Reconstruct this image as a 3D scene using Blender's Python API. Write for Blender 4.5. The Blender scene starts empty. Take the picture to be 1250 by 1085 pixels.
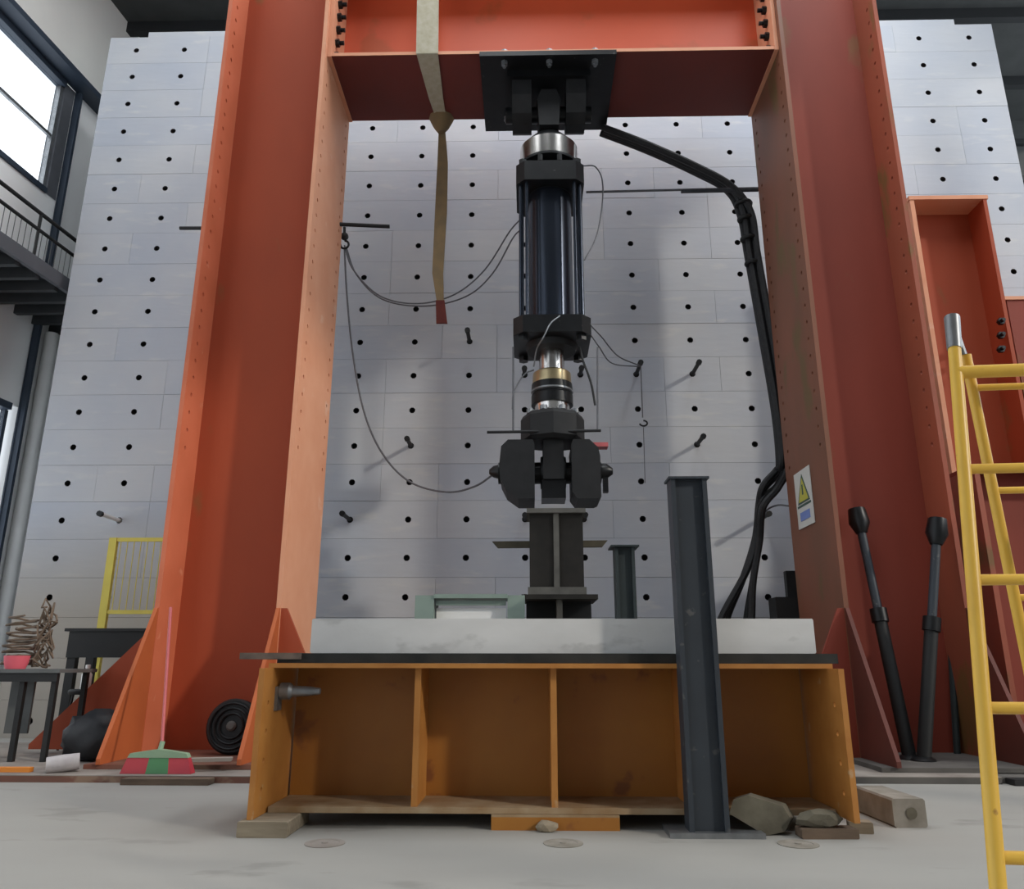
import bpy, bmesh, math, random
from mathutils import Vector, Matrix
random.seed(7)
sc = bpy.context.scene
col = sc.collection
PI = math.pi

# ---------------------------------------------------------------- camera
FPX = 950.0
PITCH, YAW, ROLL = 0.273231, -0.0220873, 0.00133
CAMH = 1.0
_F = Vector((math.sin(YAW)*math.cos(PITCH), math.cos(YAW)*math.cos(PITCH), math.sin(PITCH)))
_R = Vector((math.cos(YAW), -math.sin(YAW), 0))
_U = _R.cross(_F)
R_ = _R*math.cos(ROLL) + _U*math.sin(ROLL)
U_ = -_R*math.sin(ROLL) + _U*math.cos(ROLL)
F_ = _F
cd = bpy.data.cameras.new('camera'); cam = bpy.data.objects.new('camera', cd); col.objects.link(cam)
cam.matrix_world = Matrix(((R_.x, U_.x, -F_.x, 0), (R_.y, U_.y, -F_.y, 0), (R_.z, U_.z, -F_.z, CAMH), (0, 0, 0, 1)))
cd.sensor_width = 36; cd.lens = FPX/1250*36; cd.clip_start = .05; cd.clip_end = 200
sc.camera = cam

def ray(px, py): return F_ + R_*((px-625.5)/FPX) - U_*((py-543)/FPX)
def at(px, py, Y):
    """world point seen at a photo position, at depth Y"""
    d = ray(px, py); return d*(Y/d.y) + Vector((0, 0, CAMH))
def atz(px, py, z):
    d = ray(px, py); return d*((z-CAMH)/d.z) + Vector((0, 0, CAMH))

# ---------------------------------------------------------------- world, sun, lights, exposure
sc.view_settings.view_transform = 'Standard'; sc.view_settings.look = 'None'
sc.view_settings.gamma = 1; sc.view_settings.use_curve_mapping = False
sc.view_settings.exposure = 0.33
w = bpy.data.worlds.new('overcast_sky'); sc.world = w; w.use_nodes = True
bg = w.node_tree.nodes['Background']; bg.inputs[0].default_value = (0.86, 0.93, 1.0, 1); bg.inputs[1].default_value = 1.75
sd = bpy.data.lights.new('sun', 'SUN'); sun = bpy.data.objects.new('sun', sd); col.objects.link(sun)
sun.rotation_euler = Vector((-1.67, 1.0, -0.93)).to_track_quat('-Z', 'Y').to_euler(); sun.location = (14, -8, 10)
sd.energy = 1.15; sd.angle = math.radians(2.5); sd.color = (1, .93, .82)
def area(name, loc, rot, sx, sy, e, c):
    d = bpy.data.lights.new(name, 'AREA'); d.shape = 'RECTANGLE'; d.size = sx; d.size_y = sy; d.energy = e; d.color = c
    o = bpy.data.objects.new(name, d); col.objects.link(o); o.location = loc; o.rotation_euler = rot; return o
for x, e_ in ((-5.5, 180), (-.5, 480), (4.5, 560)):
    area('skylight', (x, 6.6, 14.1), (0, 0, 0), 2.2, 8, e_, (.93, .97, 1))

# ---------------------------------------------------------------- materials
def mat(name, c, c2=None, rough=.6, metal=0, scale=3, mix=.5, bump=0, spots=None, spot_at=.72, spot_scale=9, detail=6, stretch=(1, 1, 1), spec=.4):
    m = bpy.data.materials.new(name); m.use_nodes = True; nt = m.node_tree; N = nt.nodes; L = nt.links
    b = N['Principled BSDF']; b.inputs['Roughness'].default_value = rough; b.inputs['Metallic'].default_value = metal
    b.inputs['Specular IOR Level'].default_value = spec
    tc = N.new('ShaderNodeTexCoord'); mp = N.new('ShaderNodeMapping'); mp.inputs['Scale'].default_value = stretch
    L.new(tc.outputs['Object'], mp.inputs[0])
    n = N.new('ShaderNodeTexNoise'); n.inputs['Scale'].default_value = scale; n.inputs['Detail'].default_value = detail
    L.new(mp.outputs[0], n.inputs['Vector'])
    r = N.new('ShaderNodeValToRGB'); e = r.color_ramp.elements
    e[0].position = .5-mix*.4; e[1].position = .5+mix*.4
    e[0].color = (*c, 1); e[1].color = (*(c2 or c), 1)
    L.new(n.outputs['Fac'], r.inputs[0]); out = r.outputs[0]
    if spots:
        n2 = N.new('ShaderNodeTexNoise'); n2.inputs['Scale'].default_value = spot_scale; n2.inputs['Detail'].default_value = 8
        L.new(mp.outputs[0], n2.inputs['Vector'])
        r2 = N.new('ShaderNodeValToRGB'); r2.color_ramp.elements[0].position = spot_at-.03; r2.color_ramp.elements[1].position = spot_at+.03
        L.new(n2.outputs['Fac'], r2.inputs[0])
        mx = N.new('ShaderNodeMix'); mx.data_type = 'RGBA'
        L.new(r2.outputs[0], mx.inputs[0]); L.new(out, mx.inputs[6]); mx.inputs[7].default_value = (*spots, 1); out = mx.outputs[2]
    L.new(out, b.inputs['Base Color'])
    if bump:
        bp = N.new('ShaderNodeBump'); bp.inputs['Strength'].default_value = bump; bp.inputs['Distance'].default_value = .01
        L.new(n.outputs['Fac'], bp.inputs['Height']); L.new(bp.outputs[0], b.inputs['Normal'])
    return m

M = {}
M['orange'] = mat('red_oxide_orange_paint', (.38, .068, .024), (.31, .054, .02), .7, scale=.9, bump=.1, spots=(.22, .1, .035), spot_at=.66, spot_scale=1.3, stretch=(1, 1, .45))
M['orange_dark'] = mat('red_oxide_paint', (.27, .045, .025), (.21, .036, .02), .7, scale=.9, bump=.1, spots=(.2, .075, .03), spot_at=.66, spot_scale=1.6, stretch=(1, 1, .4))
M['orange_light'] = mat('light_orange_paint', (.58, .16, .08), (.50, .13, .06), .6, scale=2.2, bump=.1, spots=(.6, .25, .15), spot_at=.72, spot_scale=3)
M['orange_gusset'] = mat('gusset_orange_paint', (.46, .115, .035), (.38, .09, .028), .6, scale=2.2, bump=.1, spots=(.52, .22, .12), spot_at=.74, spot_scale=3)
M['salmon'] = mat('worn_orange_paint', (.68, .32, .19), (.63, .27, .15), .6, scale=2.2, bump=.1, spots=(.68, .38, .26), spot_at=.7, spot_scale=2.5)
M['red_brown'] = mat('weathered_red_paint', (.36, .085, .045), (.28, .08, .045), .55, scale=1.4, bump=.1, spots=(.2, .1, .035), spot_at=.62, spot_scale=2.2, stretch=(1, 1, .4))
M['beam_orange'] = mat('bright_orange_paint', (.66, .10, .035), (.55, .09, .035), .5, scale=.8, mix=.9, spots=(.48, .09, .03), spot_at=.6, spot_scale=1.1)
M['ochre'] = mat('ochre_steel_paint', (.36, .15, .024), (.29, .11, .018), .5, scale=1.6, bump=.1, spots=(.2, .07, .02), spot_at=.66, spot_scale=3.2)
M['ochre_edge'] = mat('worn_ochre_paint', (.46, .20, .045), (.38, .15, .03), .6, scale=5, spots=(.45, .28, .14), spot_at=.7, spot_scale=8)
M['dusty_flange'] = mat('dusty_flange', (.36, .27, .17), (.25, .15, .07), .8, scale=6)
M['black_steel'] = mat('black_steel', (.007, .0075, .009), (.012, .0125, .0135), .38, .3, scale=6, spots=(.06, .06, .06), spot_at=.7, spot_scale=14)
M['barrel'] = mat('polished_black_barrel', (.035, .042, .06), (.05, .06, .08), .25, .85, scale=4, stretch=(1, 1, .15))
M['chrome'] = mat('chrome_steel', (.62, .6, .58), (.5, .48, .46), .22, 1, scale=6)
M['brass'] = mat('brassy_steel', (.5, .4, .24), (.42, .34, .2), .35, .9, scale=6)
M['charcoal'] = mat('charcoal_steel', (.011, .011, .012), (.017, .017, .018), .6, .2, scale=8, bump=.15)
M['dark_plate'] = mat('oily_black_plate', (.012, .014, .014), (.03, .03, .028), .6, .2, scale=6)
M['lit_plate_edge'] = mat('dusty_lit_plate_edge', (.2, .15, .12), (.09, .07, .06), .7, .2, scale=9)  # dusty plate end, lightened as well where it catches light
M['grey_post'] = mat('blue_grey_post_paint', (.034, .042, .053), (.028, .034, .043), .55, .1, scale=3, bump=.1, spots=(.09, .09, .09), spot_at=.68, spot_scale=12)
M['green_post'] = mat('dark_green_post_paint', (.03, .042, .045), (.022, .03, .032), .6, .1, scale=3)
M['stub'] = mat('dusty_dark_steel', (.016, .014, .012), (.027, .023, .019), .75, .2, scale=6, bump=.2)
M['stub_web'] = mat('pale_dusty_steel', (.14, .13, .115), (.09, .085, .075), .8, scale=6)
M['olive'] = mat('olive_brown_steel', (.09, .078, .05), (.06, .052, .035), .7, scale=8)
M['bare'] = mat('bare_steel', (.28, .29, .3), (.19, .2, .21), .4, .7, scale=10)
M['green_cab'] = mat('pale_green_enamel', (.24, .31, .27), (.2, .26, .23), .5, scale=3)
M['slab'] = mat('light_cast_concrete', (.66, .655, .65), (.55, .545, .54), .9, scale=3.5, bump=.5, spots=(.48, .475, .47), spot_at=.64, spot_scale=5, stretch=(.5, 1, 1))
M['yellow'] = mat('yellow_paint', (.80, .50, .07), (.70, .41, .06), .4, scale=3, spots=(.4, .2, .05), spot_at=.72, spot_scale=16, bump=.1)
M['yellow_pale'] = mat('faded_yellow_paint', (.72, .62, .10), (.62, .52, .08), .5, scale=3)
M['rubber'] = mat('black_rubber_hose', (.012, .013, .015), (.022, .022, .024), .55, scale=20)
M['wire'] = mat('grey_wire', (.13, .135, .15), (.1, .1, .11), .6, scale=20)
M['hose_grey'] = mat('slate_hose', (.05, .055, .065), (.035, .04, .048), .6, scale=20)
M['strap'] = mat('khaki_webbing', (.38, .34, .24), (.46, .42, .33), .9, scale=12, bump=.3)
M['strap_tan'] = mat('tan_webbing', (.25, .17, .085), (.19, .14, .08), .9, scale=6, bump=.3)
M['strap_red'] = mat('red_webbing_end', (.14, .03, .02), (.1, .02, .018), .9, scale=9)
M['wood'] = mat('weathered_timber', (.30, .25, .18), (.2, .16, .11), .85, scale=4, bump=.4, stretch=(1, 6, 6))
M['wood_dark'] = mat('dark_timber', (.16, .11, .075), (.10, .07, .05), .85, scale=4, bump=.4, stretch=(1, 6, 6))
M['rubble'] = mat('concrete_rubble', (.15, .135, .10), (.085, .075, .055), .95, scale=7, bump=.8)
M['block_c'] = mat('grey_cast_block', (.30, .275, .24), (.17, .15, .12), .9, scale=6, bump=.6)
M['plinth'] = mat('rusty_channel', (.21, .075, .05), (.13, .07, .05), .75, scale=3, spots=(.25, .16, .11), spot_at=.58, spot_scale=4, stretch=(.6, 1, 1))
M['plinth_grey'] = mat('grey_base_steel', (.13, .12, .11), (.08, .075, .07), .75, scale=3)
M['plinth_top'] = mat('dusty_plinth_top', (.3, .27, .24), (.2, .17, .15), .9, scale=3)
M['white'] = mat('white_enamel', (.8, .8, .79), (.74, .74, .73), .5)
M['sign_white'] = mat('sign_white', (.62, .6, .56), (.56, .54, .5), .5)
M['sign_yellow'] = mat('sign_yellow', (.5, .45, .06), rough=.5)
M['sign_dark'] = mat('sign_dark_green', (.05, .09, .07), rough=.5)
M['sign_blue'] = mat('sign_blue', (.16, .22, .5), rough=.5)
M['red_plastic'] = mat('red_plastic', (.42, .04, .05), (.34, .03, .05), .5)
M['green_plastic'] = mat('green_plastic', (.07, .22, .09), (.055, .17, .075), .5)
M['green_pale'] = mat('pale_green_plastic', (.25, .36, .24), (.2, .3, .2), .6)
M['pink_handle'] = mat('pink_handle', (.5, .12, .12), (.44, .1, .11), .5)
M['pink'] = mat('pink_plastic', (.7, .12, .16), rough=.6)
M['black_plastic'] = mat('black_plastic_sheet', (.008, .009, .012), (.016, .016, .019), .55, scale=6, bump=.6)
M['black_paint'] = mat('black_paint', (.008, .009, .01), (.014, .014, .014), .6)
M['grey_table'] = mat('grey_metal', (.12, .125, .125), (.08, .085, .085), .6)
M['twig'] = mat('rusty_wire', (.17, .12, .085), (.1, .075, .055), .85, scale=12)
M['orange_plastic'] = mat('orange_plastic', (.75, .25, .03), rough=.5)
M['silver'] = mat('silver_cloth', (.5, .47, .47), (.36, .33, .34), .6, scale=9, bump=.5)
M['wall_white'] = mat('white_plaster', (.88, .88, .87), (.84, .84, .84), .9, scale=1.2)
M['cream'] = mat('cream_plaster', (.80, .78, .73), (.76, .74, .70), .9, scale=1.2)
M['navy'] = mat('navy_steel', (.035, .05, .075), (.045, .06, .085), .5, .1, scale=2)
M['dark_deck'] = mat('dark_deck_steel', (.012, .015, .02), (.02, .022, .028), .6, .2, scale=4)
M['joist'] = mat('grey_joist', (.06, .065, .07), (.045, .05, .055), .6, .2, scale=4)
M['fascia'] = mat('grey_fascia', (.11, .115, .13), (.09, .095, .105), .6, scale=4)
M['roof'] = mat('dark_roof_sheet', (.06, .065, .065), (.075, .08, .08), .7, scale=3)
M['purlin'] = mat('dark_purlin', (.025, .028, .03), (.03, .032, .035), .7)
M['hall_grey'] = mat('hall_wall_paint', (.40, .40, .39), (.35, .35, .34), .9)
M['hole'] = mat('dark_sleeve', (.02, .02, .022), (.03, .03, .032), .8)
M['joint'] = mat('wall_joint', (.45, .46, .48), (.4, .41, .43), .95, scale=5)

def concrete_floor():
    m = mat('power_trowelled_floor', (.345, .335, .31), (.265, .255, .235), .8, scale=1.1, mix=.9, bump=.12, spots=(.25, .24, .22), spot_at=.64, spot_scale=2.3, detail=9, stretch=(.5, 1, 1))
    return m
M['floor'] = concrete_floor()
M['shaded_gusset'] = mat('shaded_gusset_paint', (.13, .028, .018), (.09, .024, .016), .6, scale=2)  # shade around the right column's foot put into the gusset colour
M['shaded_underside'] = mat('shaded_orange_paint', (.15, .022, .015), (.12, .02, .013), .6, scale=1)  # shade under the crossbeam, painted into its bottom flange
M['shaded_flange'] = mat('shaded_red_paint', (.22, .075, .042), (.16, .065, .035), .55, scale=1.4, spots=(.14, .08, .03), spot_at=.6, spot_scale=1.8, stretch=(1, 1, .4), bump=.1)  # inner flange facing away from the light, its shade mixed into the colour

def wall_material():
    """cast blocks: blue grey, each block a little different, formwork stains"""
    m = bpy.data.materials.new('blue_grey_cast_block'); m.use_nodes = True; nt = m.node_tree; N = nt.nodes; L = nt.links
    b = N['Principled BSDF']; b.inputs['Roughness'].default_value = .85; b.inputs['Specular IOR Level'].default_value = .25
    oi = N.new('ShaderNodeObjectInfo'); g = N.new('ShaderNodeNewGeometry')
    n = N.new('ShaderNodeTexNoise'); n.inputs['Scale'].default_value = .9; n.inputs['Detail'].default_value = 8; L.new(g.outputs['Position'], n.inputs['Vector'])
    mp = N.new('ShaderNodeMapping'); mp.inputs['Scale'].default_value = (1.2, 1, 5); L.new(g.outputs['Position'], mp.inputs[0])
    n2 = N.new('ShaderNodeTexNoise'); n2.inputs['Scale'].default_value = 1.4; n2.inputs['Detail'].default_value = 10; L.new(mp.outputs[0], n2.inputs['Vector'])
    # base varies with noise + block's random number
    ad = N.new('ShaderNodeMath'); ad.operation = 'MULTIPLY_ADD'; L.new(oi.outputs['Random'], ad.inputs[0]); ad.inputs[1].default_value = .28; L.new(n.outputs['Fac'], ad.inputs[2])
    r = N.new('ShaderNodeValToRGB'); e = r.color_ramp.elements; e[0].position = .4; e[1].position = .9
    e[0].color = (.445, .475, .535, 1); e[1].color = (.53, .54, .56, 1); L.new(ad.outputs[0], r.inputs[0])
    r2 = N.new('ShaderNodeValToRGB'); r2.color_ramp.elements[0].position = .6; r2.color_ramp.elements[1].position = .72; L.new(n2.outputs['Fac'], r2.inputs[0])
    mx = N.new('ShaderNodeMix'); mx.data_type = 'RGBA'; L.new(r.outputs[0], mx.inputs[6]); mx.inputs[7].default_value = (.60, .60, .59, 1)
    ml = N.new('ShaderNodeMath'); ml.operation = 'MULTIPLY'; ml.inputs[1].default_value = .55; L.new(r2.outputs[0], ml.inputs[0]); L.new(ml.outputs[0], mx.inputs[0])
    # brown dust on the lowest courses (unpainted concrete near the floor)
    sp = N.new('ShaderNodeSeparateXYZ'); L.new(g.outputs['Position'], sp.inputs[0])
    mr = N.new('ShaderNodeMapRange'); mr.inputs['From Min'].default_value = 3.2; mr.inputs['From Max'].default_value = 1.6; L.new(sp.outputs['Z'], mr.inputs['Value'])
    mrx = N.new('ShaderNodeMapRange'); mrx.inputs['From Min'].default_value = -3.8; mrx.inputs['From Max'].default_value = -5.2; L.new(sp.outputs['X'], mrx.inputs['Value'])
    m2 = N.new('ShaderNodeMath'); m2.operation = 'MULTIPLY'; L.new(mr.outputs[0], m2.inputs[0]); L.new(mrx.outputs[0], m2.inputs[1])
    mx2 = N.new('ShaderNodeMix'); mx2.data_type = 'RGBA'; L.new(m2.outputs[0], mx2.inputs[0]); L.new(mx.outputs[2], mx2.inputs[6]); mx2.inputs[7].default_value = (.40, .37, .33, 1)
    L.new(mx2.outputs[2], b.inputs['Base Color'])
    bp = N.new('ShaderNodeBump'); bp.inputs['Strength'].default_value = .35; bp.inputs['Distance'].default_value = .012
    L.new(n2.outputs['Fac'], bp.inputs['Height']); L.new(bp.outputs[0], b.inputs['Normal'])
    return m
M['block'] = wall_material()

def glass():
    m = bpy.data.materials.new('window_glass'); m.use_nodes = True; nt = m.node_tree; N = nt.nodes; L = nt.links
    for n in list(N): N.remove(n)
    o = N.new('ShaderNodeOutputMaterial'); t = N.new('ShaderNodeBsdfTransparent'); g = N.new('ShaderNodeBsdfGlossy'); g.inputs['Roughness'].default_value = .05
    mx = N.new('ShaderNodeMixShader'); mx.inputs[0].default_value = .06; L.new(t.outputs[0], mx.inputs[1]); L.new(g.outputs[0], mx.inputs[2]); L.new(mx.outputs[0], o.inputs[0])
    return m
M['glass'] = glass()

# ---------------------------------------------------------------- mesh builder
class MB:
    def __init__(s): s.v = []; s.f = []; s.m = []; s.sm = []; s.mi = 0
    def _f(s, idx, smooth=False): s.f.append(tuple(idx)); s.m.append(s.mi); s.sm.append(smooth)
    def hexa(s, p):
        """8 points: bottom ring 0-3 counter-clockwise, top ring 4-7"""
        b = len(s.v); s.v += [tuple(q) for q in p]
        for q in ((0, 3, 2, 1), (4, 5, 6, 7), (0, 1, 5, 4), (1, 2, 6, 5), (2, 3, 7, 6), (3, 0, 4, 7)): s._f([b+i for i in q])
        return s
    def box(s, x0, x1, y0, y1, z0, z1, M4=None, ch=0):
        if ch:
            return s.prism([(x0+ch, z0), (x1-ch, z0), (x1, z0+ch), (x1, z1-ch), (x1-ch, z1), (x0+ch, z1), (x0, z1-ch), (x0, z0+ch)], y0, y1, 'y', M4)
        p = [(x0, y0, z0), (x1, y0, z0), (x1, y1, z0), (x0, y1, z0), (x0, y0, z1), (x1, y0, z1), (x1, y1, z1), (x0, y1, z1)]
        if M4: p = [M4 @ Vector(q) for q in p]
        return s.hexa(p)
    def prism(s, pts, a, c, axis='y', M4=None):
        """2D outline extruded along an axis: y -> pts are (x,z); x -> (y,z); z -> (x,y)"""
        def q(u, v, t): return {'y': (u, t, v), 'x': (t, u, v), 'z': (u, v, t)}[axis]
        b = len(s.v); n = len(pts)
        for t in (a, c):
            for (u, v) in pts:
                p = Vector(q(u, v, t)); s.v.append(tuple(M4 @ p if M4 else p))
        s._f(range(b, b+n)); s._f(range(b+2*n-1, b+n-1, -1))
        for i in range(n): j = (i+1) % n; s._f((b+i, b+n+i, b+n+j, b+j))
        return s
    def tube(s, pts, r, n=8, cap=True):
        pts = [Vector(p) for p in pts]; rr = r if isinstance(r, (list, tuple)) else [r]*len(pts)
        b = len(s.v); T0 = (pts[1]-pts[0]).normalized()
        up = Vector((0, 0, 1)) if abs(T0.z) < .9 else Vector((1, 0, 0)); A = T0.cross(up).normalized()
        for i, p in enumerate(pts):
            T = (pts[min(i+1, len(pts)-1)]-pts[max(i-1, 0)])
            T = T.normalized() if T.length > 1e-9 else T0
            A = (A - T*A.dot(T)); A = A.normalized() if A.length > 1e-6 else T.orthogonal().normalized(); B = T.cross(A)
            for k in range(n):
                a = 2*PI*k/n; s.v.append(tuple(p+(A*math.cos(a)+B*math.sin(a))*rr[i]))
        for i in range(len(pts)-1):
            for k in range(n):
                l = (k+1) % n; s._f((b+i*n+k, b+i*n+l, b+(i+1)*n+l, b+(i+1)*n+k), True)
        if cap: s._f(range(b+n-1, b-1, -1)); e = b+(len(pts)-1)*n; s._f(range(e, e+n))
        return s
    def cyl(s, p, q, r, n=16, r2=None): return s.tube([p, q], [r, r if r2 is None else r2], n)
    def lathe(s, prof, c, axis='z', n=24, smooth=True):
        """prof: list of (radius, t)"""
        b = len(s.v)
        for (r, t) in prof:
            for k in range(n):
                a = 2*PI*k/n; u, v = r*math.cos(a), r*math.sin(a)
                s.v.append({'z': (c[0]+u, c[1]+v, c[2]+t), 'y': (c[0]+u, c[1]+t, c[2]+v), 'x': (c[0]+t, c[1]+u, c[2]+v)}[axis])
        for i in range(len(prof)-1):
            for k in range(n):
                l = (k+1) % n; s._f((b+i*n+k, b+i*n+l, b+(i+1)*n+l, b+(i+1)*n+k), smooth)
        s._f(range(b+n-1, b-1, -1)); e = b+(len(prof)-1)*n; s._f(range(e, e+n))
        return s
    def build(s, name, mats, parent=None, loc=None):
        me = bpy.data.meshes.new(name); me.from_pydata(s.v, [], s.f)
        for mm in (mats if isinstance(mats, (list, tuple)) else [mats]): me.materials.append(M[mm] if isinstance(mm, str) else mm)
        for i, p in enumerate(me.polygons): p.material_index = s.m[i]; p.use_smooth = s.sm[i]
        bm = bmesh.new(); bm.from_mesh(me); bmesh.ops.recalc_face_normals(bm, faces=bm.faces); bm.to_mesh(me); bm.free()
        me.update()
        if any(s.sm): me.set_sharp_from_angle(angle=math.radians(38))
        o = bpy.data.objects.new(name, me); col.objects.link(o)
        if parent: o.parent = parent
        if loc: o.location = loc
        return o

def perf(uv, holes, r, o, U, V, W, t, n=8, mb=None, hole_slot=None, blind=False):
    """plate with real round holes. uv=(w,h), holes=[(u,v)] , o origin, U,V in-plane, W thickness direction"""
    mb = mb or MB(); o, U, V, W = map(Vector, (o, U, V, W))
    us = sorted(set(round(h[0], 5) for h in holes)); vs = sorted(set(round(h[1], 5) for h in holes))
    def bounds(c, L):
        if not c: return [0, L]
        q = [0, max(c[0]-r*1.6, 0)] if c[0] > r*2.5 else [0]
        for i, x in enumerate(c):
            hi = (x+c[i+1])/2 if i+1 < len(c) else (x+r*1.6 if L-x > r*2.5 else L)
            q.append(hi)
        if q[-1] < L-1e-6: q.append(L)
        return q
    ub, vb = bounds(us, uv[0]), bounds(vs, uv[1]); hs = set((round(a, 5), round(b, 5)) for a, b in holes)
    P = lambda u, v, w: tuple(o+U*u+V*v+W*w)
    for i in range(len(ub)-1):
        for j in range(len(vb)-1):
            u0, u1, v0, v1 = ub[i], ub[i+1], vb[j], vb[j+1]
            hh = [h for h in hs if u0 < h[0] < u1 and v0 < h[1] < v1]
            if not hh:
                for wv in (0, t):
                    b = len(mb.v); mb.v += [P(u0, v0, wv), P(u1, v0, wv), P(u1, v1, wv), P(u0, v1, wv)]; mb._f((b, b+1, b+2, b+3) if wv else (b+3, b+2, b+1, b))
                continue
            cu, cv = hh[0]; rings = []
            for wv in (0, t):
                b = len(mb.v)
                for k in range(n):
                    a = 2*PI*(k+.5)/n; ca, sa = math.cos(a), math.sin(a)
                    # outer point: projected to the cell's border
                    tt = min(((u1-cu)/ca if ca > 1e-9 else (u0-cu)/ca if ca < -1e-9 else 1e9), ((v1-cv)/sa if sa > 1e-9 else (v0-cv)/sa if sa < -1e-9 else 1e9))
                    mb.v.append(P(cu+ca*r, cv+sa*r, wv))
                for (a1, b1) in ((u1, v0), (u1, v1), (u0, v1), (u0, v0)): mb.v.append(P(a1, b1, wv))
                q = n//4
                if blind and wv: 
                    mb._f((b+n, b+n+1, b+n+2, b+n+3)); rings.append(b); continue
                for sidx in range(4):
                    # corner sidx sits between side sidx-1 and sidx ; ring indices around angle
                    ks = [(sidx*q - q//2 + m) % n for m in range(q+1)]
                    c0 = b+n+sidx; c1 = b+n+(sidx+1) % 4
                    ks2 = [(k) % n for k in ks]
                    face = [b+k for k in ks2]
                    poly = [c0, c1]+face[::-1]
                    mb._f(poly if wv else poly[::-1])
                rings.append(b)
            old = mb.mi
            if hole_slot is not None: mb.mi = hole_slot
            for k in range(n):
                l = (k+1) % n; mb._f((rings[0]+k, rings[0]+l, rings[1]+l, rings[1]+k))
            mb.mi = old
    # rim
    for (a, b_, c, d) in (((0, 0), (uv[0], 0), 0, t), ((uv[0], 0), (uv[0], uv[1]), 0, t), ((uv[0], uv[1]), (0, uv[1]), 0, t), ((0, uv[1]), (0, 0), 0, t)):
        b = len(mb.v); mb.v += [P(*a, 0), P(*b_, 0), P(*b_, t), P(*a, t)]; mb._f((b, b+1, b+2, b+3))
    return mb

def tag(o, label=None, cat=None, group=None, kind=None):
    if label: o['label'] = label
    if cat: o['category'] = cat
    if group: o['group'] = group
    if kind: o['kind'] = kind
    return o
def thing(name, label, cat, loc=(0, 0, 0), group=None):
    o = bpy.data.objects.new(name, None); col.objects.link(o); o.empty_display_size = .1; o.location = loc
    return tag(o, label, cat, group)
def off(mb, loc):
    l = Vector(loc); mb.v = [tuple(Vector(p)-l) for p in mb.v]; return mb
def spline(pts, k=8):
    P = [Vector(p) for p in pts]; P = [P[0]*2-P[1]]+P+[P[-1]*2-P[-2]]; out = []
    for i in range(1, len(P)-2):
        for j in range(k):
            t = j/k; a, b, c, d = P[i-1:i+3]
            out.append(.5*((2*b)+(c-a)*t+(2*a-5*b+4*c-d)*t*t+(3*b-a-3*c+d)*t**3))
    out.append(P[-2]); return out
def bolt(mb, p, ax, r=.03, h=.03, n=6):
    p = Vector(p); a = Vector(ax).normalized(); mb.tube([p, p+a*h], r, n)

# ================================================================ SETTING
WY = 11.152; G = .85; RH = .55634; WX0 = -6.8556; WZ0 = 11.3457
fl = MB().box(-9.2, 14, -9, 18, -.3, 0).build('floor', 'floor'); tag(fl, kind='structure')

# -------- perforated reaction wall: every cast block a piece with its own sleeve holes
wall = bpy.data.objects.new('wall_back', None); col.objects.link(wall); tag(wall, kind='structure')
XL, XR = WX0-.58*G, WX0+17.5*G
NR = 21
ZT = WZ0+.46*RH
back = MB().box(XL+.01, XR-.01, WY+.14, WY+1.1, 0, ZT).build('backing_slab', 'joint', wall)
meshes = {}
def block_mesh(w, left):
    key = (round(w, 3), round(left, 3))
    if key not in meshes:
        nh = max(1, int(round((w-left)/G+.001)))
        hs = [(left+G*k, RH/2) for k in range(nh) if left+G*k < w-.1]
        j = .002
        mb = MB(); perf((w-2*j, RH-2*j), [(a-j, b-j) for a, b in hs], .048, (j, 0, j-RH/2), (1, 0, 0), (0, 0, 1), (0, 1, 0), .13, 8, mb, 1)
        # dark bottom of each sleeve
        mb.mi = 1
        for a, b in hs: mb.prism([(a+.052*math.cos(t*PI/4), .052*math.sin(t*PI/4)) for t in range(8)], .115, .128, 'y')
        o = mb.build('block', ['block', 'hole']); meshes[key] = o.data; bpy.data.objects.remove(o)
    return meshes[key]
rb = random.Random(4)
for r in range(NR):
    c = 0; z = WZ0-r*RH
    if r == 20: pass
    while c < 18:
        n = min(rb.choice((1, 2, 2, 3, 4)), 18-c)
        xl = WX0+(c-.5)*G; wl = n*G; left = .5*G
        if c == 0: xl = XL; wl += .08*G; left += .08*G
        jit = 0
        o = bpy.data.objects.new('block', block_mesh(wl, left)); col.objects.link(o); o.parent = wall
        o.location = (xl, WY+rb.uniform(-.002, .002), z)
        c += n
# plain band below the lowest course
MB().box(XL, XR, WY, WY+.14, 0, WZ0-20.5*RH-.004).build('footing_course', 'block', wall)
# steps in the coping at top
MB().box(XL+.66, XR-.62, WY+.01, WY+1.1, ZT-.03, ZT+.14).build('coping', 'block', wall)
MB().box(XL, XR, WY+.005, WY+.14, WZ0+.5*RH-.004, ZT).build('top_course', 'block', wall) if ZT > WZ0+.5*RH else None

# -------- left hall wall (receding), window, white plaster, steel frame
DX = .113
def lw(Y, o=0): return XL-1.55+DX*(Y-WY)+o      # x of the wall's plane at depth Y
def hit(px, py, o=0):
    d = ray(px, py)                              # meets the wall plane
    Y = (XL-1.55+o-DX*WY)/(d.x-DX*d.y)*d.y
    return at(px, py, Y)
def lbox(mb, ya, yb, z0, z1, o0, o1):
    mb.hexa([(lw(ya, o0), ya, z0), (lw(ya, o1), ya, z0), (lw(yb, o1), yb, z0), (lw(yb, o0), yb, z0), (lw(ya, o0), ya, z1), (lw(ya, o1), ya, z1), (lw(yb, o1), yb, z1), (lw(yb, o0), yb, z1)]); return mb
pH = hit(77, 104); pS = hit(69, 241); pc = hit(130, 118); pJ = hit(70, 200)
ZWT = pH.z; ZWB = pS.z; YE = hit(62, 200).y         # window top, sill, far jamb
ZH = hit(80, 68, .34).z                                   # top of the dark header
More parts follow.
